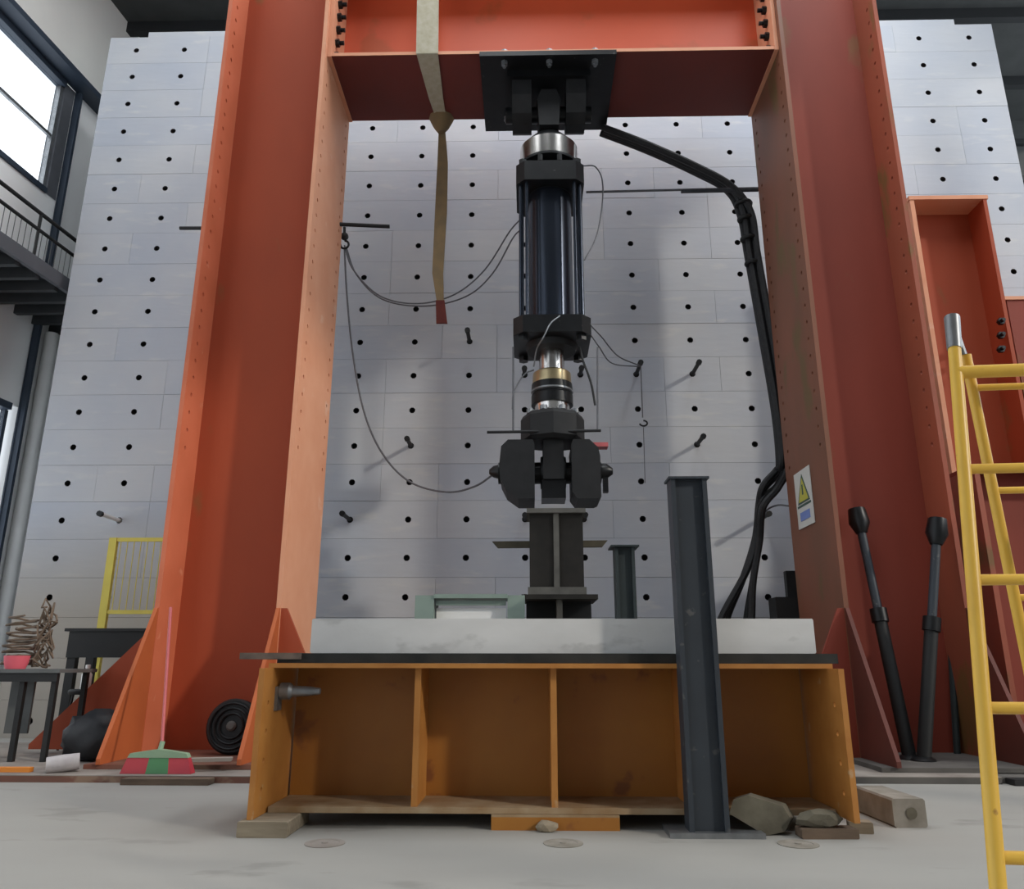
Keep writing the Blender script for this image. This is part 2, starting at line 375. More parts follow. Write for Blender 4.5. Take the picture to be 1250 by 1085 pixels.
#print('window', ZWT, ZWB, YE, ZH, pc)
YS, YN = 17.0, -9.0
wl_ = bpy.data.objects.new('wall_left', None); col.objects.link(wl_); tag(wl_, kind='structure')
lbox(MB(), YN, YS, ZH+.02, 14.5, -.3, .10).build('upper_wall', 'cream', wl_)
YP0, YP1 = hit(76.5, 200).y, hit(82, 200).y
#print('post', YE, YP0, YP1)
lbox(MB(), YP0, YS, 0, ZH, -.3, .0).build('plaster_wall', 'wall_white', wl_)
lbox(MB(), YE+.03, YP0, ZWB-.1, ZWT+.1, -.2, .0).build('jamb', 'fascia', wl_)
lbox(MB(), YN, YP0, 5.2, ZWB-.08, -.3, .0).build('spandrel', 'wall_white', wl_)
lbox(MB(), YN, YP0, 0, .9, -.3, .0).build('plinth_wall', 'wall_white', wl_)
pipe_y = YE+1.6
lbox(MB(), YE+1.9, YE+2.7, 0, ZH, .0, .22).build('pilaster', 'wall_white', wl_)
# upper window
def window(name, y0, y1, z0, z1, ny, nz):
    r = bpy.data.objects.new(name, None); col.objects.link(r); tag(r, kind='structure')
    lbox(MB(), y0, y1, z1, z1+.12, -.16, .04).build('frame_head', 'navy', r)
    lbox(MB(), y0, y1, z0-.1, z0, -.16, .04).build('frame_sill', 'navy', r)
    for k in range(ny+1):
        y = y0+(y1-y0)*k/ny; lbox(MB(), y-.035, y+.035, z0, z1, -.12, -.04).build('mullion', 'bare' if z0 > 6 else 'navy', r)
    for k in range(1, nz):
        z = z0+(z1-z0)*k/nz; lbox(MB(), y0+.04, y1-.04, z-.03, z+.03, -.11, -.05).build('transom', 'bare' if z0 > 6 else 'navy', r)
    for k in range(ny):
        for j in range(nz):
            ya = y0+(y1-y0)*k/ny+.036; yb = y0+(y1-y0)*(k+1)/ny-.036; za = z0+(z1-z0)*j/nz+(.031 if j else 0); zb = z0+(z1-z0)*(j+1)/nz-(.031 if j < nz-1 else 0)
            lbox(MB(), ya, yb, za, zb, -.085, -.075).build('pane', 'glass', r)
    return r
window('window_1', YN+.1, YE, ZWB, ZWT, 10, 2)
window('window_2', YN+.1, YE+.1, 1.0, 5.1, 10, 3)
# dark steel header beam and stanchion of the crane bay
t = thing('steel_header', 'dark navy steel girder running along the top of the left window', 'girder', (lw(9), 9, ZWT))
off(lbox(MB(), YN, YE+1.3, ZWT+.14, ZH, -.0, .14), t.location).build('web', 'navy', t)
off(lbox(MB(), YN, YE+1.3, ZWT+.12, ZWT+.18, .0, .34), t.location).build('flange', 'navy', t)
off(lbox(MB(), YN, YE+1.3, ZH-.06, ZH, .14, .34), t.location).build('flange', 'navy', t)
t = thing('steel_stanchion', 'dark navy steel post between the window and the white wall at left', 'post', (lw(YP0), YP0, 0))
off(lbox(MB(), YP0, YP1-.05, 0, ZWT+.1, .01, .03), t.location).build('flange', 'navy', t)
off(lbox(MB(), YP0, YP1-.05, 0, ZWT+.1, .11, .13), t.location).build('flange', 'navy', t)
off(lbox(MB(), (YP0+YP1)/2-.04, (YP0+YP1)/2, 0, ZWT+.1, .03, .11), t.location).build('web', 'navy', t)

# -------- walkway with railing
OW = 1.35                                       # deck's outer edge, from the wall plane
def hito(px, py): return hit(px, py, OW)
ZD = hito(60, 335).z; ZR = hito(40, 253).z; ZM = hito(40, 275).z; ZK = hito(14, 298).z
_d = ray(50, 418); YD1 = min(16.8, (ZD-.1-CAMH)/_d.z*_d.y); print('YD1', (ZD-.1-CAMH)/_d.z*_d.y)
#print('deck', ZD, ZR, ZM, ZK, hito(87, 352))
t = thing('walkway', 'dark steel walkway with a railing along the left window, seen from below', 'walkway', (lw(9, .6), 9, ZD))
L0 = t.location.copy()
off(lbox(MB(), 3.0, YD1, ZD+.02, ZD+.06, .0, OW-.04), L0).build('deck_plate', 'dark_deck', t)
off(lbox(MB(), 3.0, YD1, ZD-.10, ZD+.13, OW-.04, OW+.03), L0).build('edge_beam', 'fascia', t)
yy = 3.2
while yy < YD1:
    off(lbox(MB(), yy, yy+.09, ZD-.16, ZD+.02, .0, OW-.05), L0).build('joist', 'joist', t); yy += .42
for zz, rr in ((ZR, .032), (ZM, .028)):
    off(MB().tube([(lw(3, OW), 3, zz), (lw(YD1, OW), YD1, zz)], rr, 8), L0).build('rail', 'black_paint', t)
yy = 3.1
while yy < YD1:
    off(MB().tube([(lw(yy, OW), yy, ZD+.1), (lw(yy, OW), yy, ZR)], .024, 6), L0).build('post', 'black_paint', t); yy += 1.5
yy = 3.1; k = 0
while yy < YD1:
    yy += .11; k += 1
    off(MB().tube([(lw(yy, OW), yy, ZD+.12), (lw(yy, OW), yy, ZM)], .006, 5), L0).build('baluster', 'grey_table', t)
# side downpipe
p = at(61, 418, 11.0)
_h = hit(38, 560, .12)
t = MB().tube([(_h.x, _h.y, 0), (_h.x, _h.y, ZD-.2)], .11, 14).build('drain_pipe', 'white'); tag(t, 'white vertical drain pipe beside the left edge of the perforated wall', 'pipe')

# -------- roof and far wall of the hall
rf = bpy.data.objects.new('ceiling', None); col.objects.link(rf); tag(rf, kind='structure')
MB().box(-9.2, 14, -9, 18, 14.2, 14.3).build('roof_sheet', 'roof', rf)
for y in (7.5, 9.5, 11.5, 13.5, 15.5): MB().box(-9, 14, y-.08, y+.08, 13.95, 14.2).build('purlin', 'purlin', rf)
wf = bpy.data.objects.new('wall_far', None); col.objects.link(wf); tag(wf, kind='structure')
MB().box(-8.5, 14, 17, 17.2, 0, 14.2).build('wall_sheet', 'roof', wf)
for z in [2+1.05*k for k in range(12)]: MB().box(-8.5, 14, 16.9, 17, z-.1, z+.05).build('girt', 'purlin', wf)

# front wall (added behind the camera to cut frontal light) and right wall with its high window band, which lights the hall
wq = bpy.data.objects.new('wall_front_unseen', None); col.objects.link(wq); tag(wq, kind='structure')
MB().box(-9.2, 14, -9.2, -9, 0, 14.2).build('wall_sheet', 'hall_grey', wq)
wq = bpy.data.objects.new('wall_right', None); col.objects.link(wq); tag(wq, kind='structure')
MB().box(14, 14.2, -9, 17, 0, 4.2).build('lower_wall', 'hall_grey', wq)
for k, y in enumerate((-9, -4.2, .1, 2.75, 6.6, 11, 16.6)): MB().box(13.95, 14.2, y, y+.4, 4.2, 14.2).build('pier', 'hall_grey', wq)
# ================================================================ PORTAL FRAME
YF, YB, YW = 8.3, 9.69, 8.80
ZTOP = 10.8
ZC = .1
def column(name, label, x0, x1, zh, mats, inner_side, sl=.62, sr=.62, bp='plinth'):
    """H column, web parallel to the wall. zh = lowest bolt hole"""
    tf = .05; t = thing(name, label, 'column', ((x0+x1)/2, 9.0, ZC)); L = t.location.copy()
    hz = [zh+.213*k-ZC for k in range(60) if zh+.213*k < ZTOP-.05]
    for side, xx, mt in ((0, x0, mats[0]), (1, x1-tf, mats[1])):
        hs = [(u, z) for z in hz for u in (.16, YB-YF-.16)]
        mb = perf((YB-YF, ZTOP-ZC), hs, .026, (xx, YF, ZC), (0, 1, 0), (0, 0, 1), (1, 0, 0), tf, 8)
        off(mb, L).build('flange', mt, t)
    off(MB().box(x0+tf, x1-tf, YW, YW+.04, ZC, ZTOP), L).build('web', mats[2], t)
    off(MB().box(x0-.12, x1+.12, YF-.75, YB+.12, ZC-.04, ZC), L).build('base_plate', bp, t)
    # forward gussets in line with the flanges, side gussets in line with the web
    gz = 1.55
    for xx, mt in ((x0+.005, mats[3]), (x1-tf+.005, mats[3])):
        off(MB().prism([(YF, ZC), (YF-.78, ZC), (YF-.78, ZC+.05), (YF-.02, gz), (YF, gz)], xx, xx+.04, 'x'), L).build('gusset', mt, t)
    off(MB().prism([(x0, ZC), (x0-sl, ZC), (x0-sl, ZC+.05), (x0-.06, gz), (x0, gz)], *((YW, YW+.04) if inner_side else (YF+.01, YF+.05)), 'y'), L).build('gusset', mats[2], t)
    off(MB().prism([(x1, ZC), (x1+sr, ZC), (x1+sr, ZC+.05), (x1+.06, gz), (x1, gz)], *((YF+.01, YF+.05) if inner_side else (YW, YW+.04)), 'y'), L).build('gusset', mats[2], t)
    return t, L
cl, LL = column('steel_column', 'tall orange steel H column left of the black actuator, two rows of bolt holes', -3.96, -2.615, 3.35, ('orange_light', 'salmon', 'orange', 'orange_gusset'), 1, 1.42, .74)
cr, LR = column('steel_column', 'tall red-brown steel H column right of the black actuator, warning sign on its side', 3.263, 4.55, 3.35, ('shaded_flange', 'red_brown', 'orange_dark', 'shaded_gusset'), 0, .68, .8, 'plinth_grey')

# crossbeam
BX0, BX1 = -2.612, 3.26; BZ = 8.655; BY0, BY1 = 8.4, 9.67
t = thing('crossbeam', 'bright orange steel crossbeam spanning between the two tall columns', 'beam', (.3, 9.03, BZ)); L = t.location.copy()
off(MB().box(BX0+.05, BX1-.05, BY0, BY1, BZ, BZ+.045), L).build('flange', 'shaded_underside', t)
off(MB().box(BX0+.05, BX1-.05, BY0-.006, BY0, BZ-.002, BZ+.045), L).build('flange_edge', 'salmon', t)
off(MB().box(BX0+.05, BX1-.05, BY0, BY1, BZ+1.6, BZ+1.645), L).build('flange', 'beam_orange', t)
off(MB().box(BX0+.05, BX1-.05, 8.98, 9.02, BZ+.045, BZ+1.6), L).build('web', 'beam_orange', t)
for xx in (BX0, BX1-.05): off(MB().box(xx, xx+.05, BY0-.02, BY1, BZ-.02, BZ+1.65), L).build('end_plate', 'salmon', t)
for s, xx in ((1, BX0+.05), (-1, BX1-.05)):
    for k in range(7):
        for yy in (BY0+.16, BY1-.2):
            mb = MB(); z = BZ+.14+.213*k; bolt(mb, (xx, yy, z), (s, 0, 0), .055, .05); bolt(mb, (xx, yy, z), (s, 0, 0), .028, .11, 8)
            off(mb, L).build('bolt', 'black_steel', t)

# sling strap over the crossbeam
t = thing('sling', 'long khaki webbing sling hung over the crossbeam with a dark red end', 'sling', at(540, 270, 9.5)); L = t.location.copy()
def ribbon(mb, pts, wd, th=.008):
    for a, b in zip(pts[:-1], pts[1:]):
        (pa, wa), (pb, wb) = a, b; pa, pb = Vector(pa), Vector(pb); ax = Vector((1, 0, 0)); n = (pb-pa).cross(ax).normalized()*th
        mb.hexa([pa-ax*wa/2, pa+ax*wa/2, pa+ax*wa/2+n, pa-ax*wa/2+n, pb-ax*wb/2, pb+ax*wb/2, pb+ax*wb/2+n, pb-ax*wb/2+n])
    return mb
a0 = at(521, 14, BY0-.03); a1 = at(522, 66, BY0-.03)
top = Vector((a0.x, BY0-.03, BZ+1.66))
off(ribbon(MB(), [(top, .29), (Vector((a1.x, BY0-.03, BZ-.012)), .29)], 0), L).build('front_run', 'strap', t)
b0 = Vector((at(540, 150, BY1+.02).x, BY1+.03, BZ-.012))
off(ribbon(MB(), [(Vector((a1.x, BY0-.03, BZ-.012)), .28), (b0-Vector((.03, .5, 0)), .2), (b0, .14)], 0), L).build('under_run', 'strap', t)
off(ribbon(MB(), [(Vector((top.x, BY0-.03, BZ+1.655)), .28), (Vector((b0.x, BY1+.03, BZ+1.655)), .26)], 0), L).build('top_run', 'strap', t)
kn = at(540, 146, BY1+.03)
off(MB().lathe([(.05, -.16), (.12, -.06), (.17, .05), (.2, .12)], (kn.x, BY1-.03, BZ-.08), 'z', 10), L).build('choke_knot', 'strap_tan', t)
hang = [at(x, y, BY1+.04) for x, y in ((540, 150), (541, 200), (539, 260), (535, 335), (538, 368))]
off(ribbon(MB(), list(zip(hang, (.08, .15, .17, .15, .10))), 0, .03), L).build('hanging_run', 'strap_tan', t)
h2 = [at(x, y, BY1+.04) for x, y in ((538, 368), (540, 396))]
off(ribbon(MB(), list(zip(h2, (.12, .15))), 0, .03), L).build('end_tag', 'strap_red', t)

# ================================================================ ACTUATOR
AY = 9.03; AX = at(672, 300, AY).x
def az(y, r=0): return at(672, y, AY-r).z
t = thing('hydraulic_actuator', 'large black hydraulic actuator hanging from the middle of the crossbeam', 'actuator', (AX, AY, az(618))); L = t.location.copy()
def ab(mb, name, mt, par=None): 
    o = off(mb, L).build(name, mt, par or t); return o
mp = ab(MB().box(at(586, 70, 8.4).x, at(753, 70, 8.4).x, 8.36, 9.85, BZ-.07, BZ-.002), 'mounting_plate', 'black_steel')
for xx in (616, 671, 727):
    for yy in (8.47, 9.55):
        x = at(xx, 62, 8.4).x; mb = MB(); bolt(mb, (x, yy, BZ-.12), (0, 0, 1), .045, .055); bolt(mb, (x, yy, BZ-.16), (0, 0, 1), .022, .28, 8); bolt(mb, (x, yy, BZ+.045), (0, 0, 1), .05, .05)
        ab(mb, 'mounting_bolt', 'bare', mp)
ab(MB().box(AX-.55, AX+.55, 8.62, 9.44, BZ-.17, BZ-.07), 'hinge_base', 'black_steel')
for s in (-1, 1):   # upper lugs
    c = AX+s*.36
    ab(MB().prism([(8.68, BZ-.17), (9.38, BZ-.17), (9.38, BZ-.40), (9.26, BZ-.60), (9.12, BZ-.68), (8.94, BZ-.68), (8.8, BZ-.60), (8.68, BZ-.40)], c-.13, c+.13, 'x'), 'upper_lug', 'charcoal')
ab(MB().cyl((AX-.58, AY, BZ-.46), (AX+.58, AY, BZ-.46), .11, 18), 'upper_pin', 'black_steel')
zt = az(168)
ab(MB().prism([(AX-.13, zt), (AX+.13, zt), (AX+.15, zt+.35), (AX+.16, BZ-.40), (AX+.1, BZ-.25), (AX-.1, BZ-.25), (AX-.16, BZ-.40), (AX-.15, zt+.35)], AY-.26, AY+.26, 'y'), 'upper_eye', 'charcoal')
z1, z3 = az(164, .39), az(185, .39)
ab(MB().lathe([(.34, 0), (.34, .05), (.28, .12), (.2, .2)], (AX, AY, z1+.02), 'z', 28), 'hinge_flange', 'black_steel')
cc = ab(MB().lathe([(.385, 0), (.385, z1-z3+.02)], (AX, AY, z3), 'z', 32), 'chrome_collar', 'chrome')
ab(MB().lathe([(.41, 0), (.41, .035)], (AX, AY, az(187, .4)), 'z', 28), 'retainer_ring', 'black_steel')
for k in range(10):
    a = 2*PI*k/10; mb = MB(); bolt(mb, (AX+.40*math.cos(a), AY+.40*math.sin(a), az(196, .40)), (0, 0, 1), .035, .09); ab(mb, 'cap_bolt', 'charcoal', cc)
# end caps (square with cut corners)
def cap(ya, yb, hw, name):
    za, zb = az(yb, hw), az(ya, hw)
    pts = [(AX+sx*a, AY+sy*b) for sx, sy, a, b in ((-1, -1, hw, hw*.75), (-1, -1, hw*.75, hw), (1, -1, hw*.75, hw), (1, -1, hw, hw*.75), (1, 1, hw, hw*.75), (1, 1, hw*.75, hw), (-1, 1, hw*.75, hw), (-1, 1, hw, hw*.75))]
    return ab(MB().prism(pts, za, zb, 'z'), name, 'black_steel')
capu = cap(196, 219, .435, 'upper_end_cap'); capl = cap(384, 405, .47, 'lower_end_cap')
zb, ztp = az(390, .47), az(216, .43)
ab(MB().lathe([(.285, zb), (.285, ztp)], (AX, AY, 0), 'z', 48), 'cylinder_barrel', 'barrel')
ab(MB().lathe([(.31, ztp-.05), (.31, ztp)], (AX, AY, 0), 'z', 40), 'barrel_seal', 'black_steel')
for sx in (-1, 1):
    for sy in (-1, 1):
        for dx in (.37, .30):
            if dx == .30 and sy == 1: continue
            x = AX+sx*dx; y = AY+sy*(.30 if dx == .37 else .37)
            ab(MB().cyl((x, y, zb-.02), (x, y, ztp+.02), .032 if dx == .37 else .022, 10), 'tie_rod', 'barrel')
        x = AX+sx*.35; y = AY+sy*.33
        mb = MB(); bolt(mb, (x, y, az(416, .35)), (0, 0, 1), .065, az(405, .47)-az(416, .35)+.01); ab(mb, 'tie_rod_nut', 'black_steel', capl)
        mb = MB(); bolt(mb, (x, y, az(196, .435)-.01), (0, 0, 1), .055, .08); ab(mb, 'tie_rod_nut', 'black_steel', capu)
ab(MB().lathe([(.30, az(405, .47)-.07), (.33, az(405, .47)+.01)], (AX, AY, 0), 'z', 28), 'gland', 'charcoal')
ab(MB().lathe([(.16, az(452, .15)), (.15, az(405, .47))], (AX, AY, 0), 'z', 28), 'piston_rod', 'chrome')
ab(MB().lathe([(.23, az(463, 0.25)), (.24, az(460, 0.25)), (.235, az(449, 0.25)), (.21, az(447, 0.25))], (AX, AY, 0), 'z', 28), 'rod_collar', 'brass')
lc = ab(MB().lathe([(.255, az(488, 0.25)), (.255, az(476, 0.25)), (.235, az(474, 0.25)), (.235, az(471, 0.25)), (.255, az(470, 0.25)), (.25, az(462, 0.25))], (AX, AY, 0), 'z', 28), 'load_cell', 'black_steel')
ab(MB().lathe([(.238, az(473, 0.25)), (.258, az(472, 0.25)), (.258, az(470, 0.25)), (.238, az(469, 0.25))], (AX, AY, 0), 'z', 28), 'load_cell_band', 'bare', lc)
ab(MB().lathe([(.20, az(498, 0.22)), (.22, az(487, 0.22))], (AX, AY, 0), 'z', 28), 'lower_collar', 'chrome')
# lower swivel head
sh = ab(MB().lathe([(.33, az(534, .33)), (.385, az(528, .38)), (.385, az(502, .38)), (.36, az(498, .36))], (AX, AY, 0), 'z', 8, False), 'swivel_head', 'charcoal')
for k in range(8):
    a = 2*PI*(k+.5)/8; mb = MB(); bolt(mb, (AX+.29*math.cos(a), AY+.29*math.sin(a), az(497, .36)), (0, 0, 1), .045, .05, 8); ab(mb, 'swivel_bolt', 'bare', sh)
ab(MB().box(AX-.12, AX+.12, AY-.22, AY+.22, az(590), az(535)), 'lower_eye', 'charcoal')
ab(MB().lathe([(.19, -.15), (.2, -.13), (.2, .13), (.19, .15)], (AX, AY, az(578)), 'x', 24), 'eye_bearing', 'black_steel')
ab(MB().box(AX-.14, AX+.14, AY-.18, AY+.18, az(612), az(590)), 'eye_foot', 'black_steel')
xa, xb, xc, xd = at(611, 580, AY).x, at(653, 580, AY).x, at(697, 580, AY).x, at(731, 580, AY).x
def lug(x0, x1, outer, name):
    zt_, zb_ = az(545), az(615); h = zt_-zb_
    c = .10
    if outer < 0: pts = [(x0+.1, zt_), (x1-.02, zt_), (x1, zt_-.05), (x1, zb_), (x0+.22, zb_), (x0+.08, zb_+.1), (x0+.01, zb_+.24), (x0, zb_+.4), (x0+.02, zt_-.08)]
    else: pts = [(x0+.02, zt_), (x1-.12, zt_), (x1-.02, zt_-.1), (x1, zt_-.2), (x1, zb_+.02), (x1-.04, zb_), (x0+.06, zb_), (x0, zb_+.08), (x0, zt_-.05)]
    return ab(MB().prism(pts, AY-.3, AY+.3, 'y'), name, 'charcoal')
lug(xa, xb, -1, 'lower_lug'); lug(xc, xd, 1, 'lower_lug')
ab(MB().cyl((xa-.02, AY, az(578)), (xd+.03, AY, az(578)), .13, 18), 'lower_pin', 'black_steel')
ab(MB().lathe([(.03, -.13), (.07, -.08), (.09, 0)], (xa, AY, az(576)), 'x', 10), 'pin_nut', 'black_steel')
ab(MB().lathe([(.09, 0), (.09, .1), (.04, .17)], (xd, AY, az(576)), 'x', 10), 'pin_nut', 'black_steel')
ab(MB().box(xd+.05, xd+.11, AY-.04, AY+.04, az(602), az(578)), 'locking_bar', 'black_steel')
ab(MB().box(at(712, 548, AY).x, at(741, 548, AY).x, AY-.2, AY-.05, az(551), az(546)), 'pale_shim', 'pink_handle')
# displacement rods and cross bar
for px_ in (627, 730): ab(MB().cyl(at(px_, 424, AY-.3), at(px_, 527, AY-.3), .011, 8), 'guide_rod', 'wire')
ab(MB().tube([at(595, 528, AY-.3), at(734, 526, AY-.3)], .018, 8), 'cross_rod', 'charcoal')

# ================================================================ SPECIMEN STACK
SY = 8.75
t = thing('steel_stub', 'short dusty dark steel H stub standing under the actuator hinge', 'stub', at(678, 728, SY)); L = t.location.copy()
def sx(px, y): return at(px, y, SY).x
def sz(y): return at(678, y, SY).z
x0, x1 = sx(647, 680), sx(711, 680); zb_, zt_ = sz(720), sz(632)
off(MB().box(x0, x1, SY-.25, SY-.22, zb_, zt_), L)
for xx in (x0, x1-.03): off(MB().box(xx, xx+.28, SY-.28, SY-.25, zb_, zt_), L) if False else None
xm = (x0+x1)/2
off(MB().box(x0, xm-.03, SY-.24, SY-.2, zb_, zt_), L).build('flange', 'stub', t)
off(MB().box(xm+.03, x1, SY-.24, SY-.2, zb_, zt_), L).build('flange', 'stub', t)
off(MB().box(xm-.03, xm+.03, SY-.27, SY+.25, zb_, zt_), L).build('web', 'stub_web', t)
off(MB().box(x0, x1, SY+.2, SY+.24, zb_, zt_), L).build('rear_flange', 'stub', t)
off(MB().box(x0-.03, x1+.03, SY-.3, SY+.3, zt_, zt_+.05), L).build('cap_plate', 'stub_web', t)
off(MB().box(x0-.02, x1+.02, SY-.3, SY+.3, zb_-.08, zb_), L).build('base_plate', 'stub_web', t)
off(MB().prism([(sx(600, 660), sz(657)), (sx(745, 660), sz(656)), (sx(738, 660), sz(664)), (sx(607, 660), sz(665))], SY+.245, SY+.31, 'y'), L).build('cross_bar', 'olive', t)
t = thing('steel_pedestal', 'black steel H pedestal carrying the dusty stub, mostly hidden by the pale slab', 'pedestal', at(680, 960, SY)); L = Vector((t.location.x, SY, 0)); t.location = L
zp = zb_-.082
x0, x1 = sx(643, 745), sx(722, 745); xm = (x0+x1)/2
off(MB().box(x0-.05, x1+.05, SY-.36, SY+.36, zp-.05, zp), L).build('cap_plate', 'stub', t)
off(MB().box(xm-.03, xm+.03, SY-.3, SY+.3, .04, zp-.05), L).build('web', 'stub_web', t)
off(MB().box(x0, xm-.03, SY-.04, SY+.04, .04, zp-.05), L).build('flange', 'black_paint', t)
off(MB().box(xm+.03, x1, SY-.04, SY+.04, .04, zp-.05), L).build('flange', 'black_paint', t)
off(MB().box(x0-.1, x1+.1, SY-.4, SY+.4, 0, .04), L).build('base_plate', 'stub', t)

# pale green bench frame behind the slab
GY = 7.9; t = thing('green_bench', 'pale green steel bench with an open panel behind the slab', 'bench', Vector((at(570, 760, GY).x, GY, 0))); L = t.location.copy()
gx = lambda p: at(p, 740, GY).x
gz_ = lambda y: at(570, y, GY).z
off(MB().box(gx(507), gx(530), GY, GY+.42, 0, gz_(727)), L).build('side_panel', 'green_cab', t)
off(MB().box(gx(620), gx(641), GY, GY+.42, 0, gz_(727)), L).build('side_panel', 'green_cab', t)
off(MB().box(gx(530), gx(620), GY-.02, GY+.42, gz_(727)-.03, gz_(727)+.01), L).build('worktop', 'green_cab', t)
off(MB().box(gx(532), gx(618), GY+.04, GY+.08, gz_(739), gz_(733)), L).build('drawer_rail', 'green_cab', t)
off(MB().box(gx(532), gx(618), GY+.1, GY+.13, .3, gz_(742)), L).build('front_panel', 'wall_white', t)

# posts
def h_post(name, label, px0, px1, pyt, pyb, yf, depth, mt, base_z, capo, bplate=None):
    xa_, xb_ = at(px0, pyt, yf).x, at(px1, pyt, yf).x; zt_ = at(px0, pyt, yf).z
    t = thing(name, label, 'post', ((xa_+xb_)/2, yf+depth/2, base_z)); L = t.location.copy()
    off(MB().box(xa_, xa_+.03, yf, yf+depth, base_z+.02, zt_), L).build('flange', mt, t)
    off(MB().box(xb_-.03, xb_, yf, yf+depth, base_z+.02, zt_), L).build('flange', mt, t)
    off(MB().box(xa_+.03, xb_-.03, yf+.035, yf+.055, base_z+.02, zt_), L).build('web', mt, t)
    off(MB().box(xa_-capo, xb_+capo, yf-capo, yf+depth+capo, zt_, zt_+.015), L).build('cap_plate', mt, t)
    if bplate: off(MB().box(*bplate, base_z, base_z+.03), L).build('base_plate', 'bare', t)
    return t
h_post('steel_post', 'blue-grey steel H post on a square base plate, in front of the ochre beam', 819, 863, 585, 1008, 5.1, .15, 'grey_post', 0, .015, (atz(817, 1022, 0).x, atz(932, 1022, 0).x, 5.07, 5.36))
h_post('steel_post', 'short dark green steel post rising behind the pale slab', 751, 775, 668, 760, 7.3, .2, 'green_post', 0, .04, (.95, 1.25, 7.2, 7.6))

# ================================================================ OCHRE BASE BEAM
FX0, FX1 = -1.70, 1.945; FYF, FYB = 5.3, 6.2
t = thing('base_beam', 'low ochre steel beam with vertical stiffeners lying in front of the frame', 'beam', (.12, 5.75, .09)); L = t.location.copy()
off(MB().box(FX0+.05, FX1-.05, FYF, FYB, .09, .125), L).build('flange', 'dusty_flange', t)
off(MB().box(FX0-.0, FX1+.0, FYF-.06, FYB, .965, .995), L).build('flange', 'ochre_edge', t)
off(MB().box(FX0+.05, FX1-.05, 5.75, 5.79, .125, .965), L).build('web', 'ochre', t)
for xx in (FX0, FX1-.035):
    hs = [(u, z) for u in (.12, .8) for z in (.15, .32, .49, .66)]
    mb = perf((FYB-5.06, .875), hs, .018, (xx, 5.06, .09), (0, 1, 0), (0, 0, 1), (1, 0, 0), .035, 8)
    off(mb, L).build('end_plate', 'ochre_edge', t)
for px_ in (508, 677, 843):
    xx = at(px_, 900, FYF).x
    off(MB().box(xx-.02, xx+.02, FYF+.02, 5.75, .125, .965), L).build('stiffener', 'ochre_edge', t)
    off(MB().box(xx-.02, xx+.02, 5.79, FYB-.02, .125, .965), L).build('stiffener', 'ochre_edge', t)
# clamp on the end plate
t = MB(); p = at(345, 844, 5.35); t.lathe([(.03, -.09), (.055, -.06), (.055, .0), (.035, .02), (.03, .13), (.02, .2)], (FX0+.12, 5.35, p.z), 'x', 12)
t.box(FX0+.01, FX0+.055, 5.30, 5.40, p.z-.12, p.z+.03)
for o in [off(t, (FX0+.1, 5.3, p.z))]:
    q = o.build('clamp', 'bare', None, (FX0+.1, 5.3, p.z)); tag(q, 'grey steel clamp screwed to the left end plate of the ochre beam', 'clamp')
# black plate on top of beam
t = thing('steel_plate', 'long oily black steel plate lying on top of the ochre beam', 'plate', (.07, 5.7, .996)); L = t.location.copy()
off(MB().box(-1.66, 2.0, 5.28, 6.15, .996, 1.058), L).build('plate_body', 'dark_plate', t)
off(MB().box(-1.90, -1.50, 5.245, 6.15, 1.02, 1.06, Matrix.Identity(4)), L).build('plate_end', 'lit_plate_edge', t)
sl = MB().box(-1.475, 1.90, 5.38, 5.95, 1.06, 1.286, None, .008).build('concrete_slab', 'slab'); sl.location = (0, 0, 0); tag(sl, 'long pale concrete slab lying on the black plate over the ochre beam', 'slab')

# packing under the beam
def block_box(name, label, cat, x0, x1, y0, y1, z0, z1, mt, rz=0, ch=.006):
    c = Vector(((x0+x1)/2, (y0+y1)/2, z0)); o = MB().box(x0-c.x, x1-c.x, y0-c.y, y1-c.y, 0, z1-z0, None, ch).build(name, mt, None, c); o.rotation_euler.z = rz
    return tag(o, label, cat)
block_box('timber_block', 'pale timber block under the left end of the ochre beam', 'block', -1.74, -1.44, 5.02, 5.5, 0, .088, 'wood')
t = thing('packing_channel', 'rusty orange steel channel lying under the middle of the ochre beam', 'channel', (.22, 5.4, 0)); L = t.location.copy()
xa_, xb_ = atz(600, 1010, .02).x, atz(757, 1010, .02).x
off(MB().box(xa_, xb_, 5.28, 5.6, .075, .088), L).build('top_web', 'dusty_flange', t)
off(MB().box(xa_, xb_, 5.28, 5.295, 0, .075), L).build('flange', 'ochre', t)
off(MB().box(xa_, xb_, 5.585, 5.6, 0, .075), L).build('flange', 'ochre', t)
def rock(name, label, c, s, seed, mt, cat='rock', sub=2):
    bm = bmesh.new(); bmesh.ops.create_icosphere(bm, subdivisions=sub, radius=1); r = random.Random(seed)
    for v in bm.verts:
        k = 1+r.uniform(-.16, .1); v.co = Vector((v.co.x*s[0]*k, v.co.y*s[1]*k, v.co.z*s[2]*k))
    mn = min(v.co.z for v in bm.verts)
    for v in bm.verts: v.co.z = max(v.co.z, mn+.25*s[2])-(mn+.25*s[2])
    me = bpy.data.meshes.new(name); bm.to_mesh(me); bm.free(); me.materials.append(M[mt])
    o = bpy.data.objects.new(name, me); col.objects.link(o); o.location = c; return tag(o, label, cat)
p = atz(668, 1013, 0); rock('pebble', 'small ochre stone lying in front of the rusty channel', (p.x, p.y-.06, 0), (.07, .05, .04), 3, 'wood')

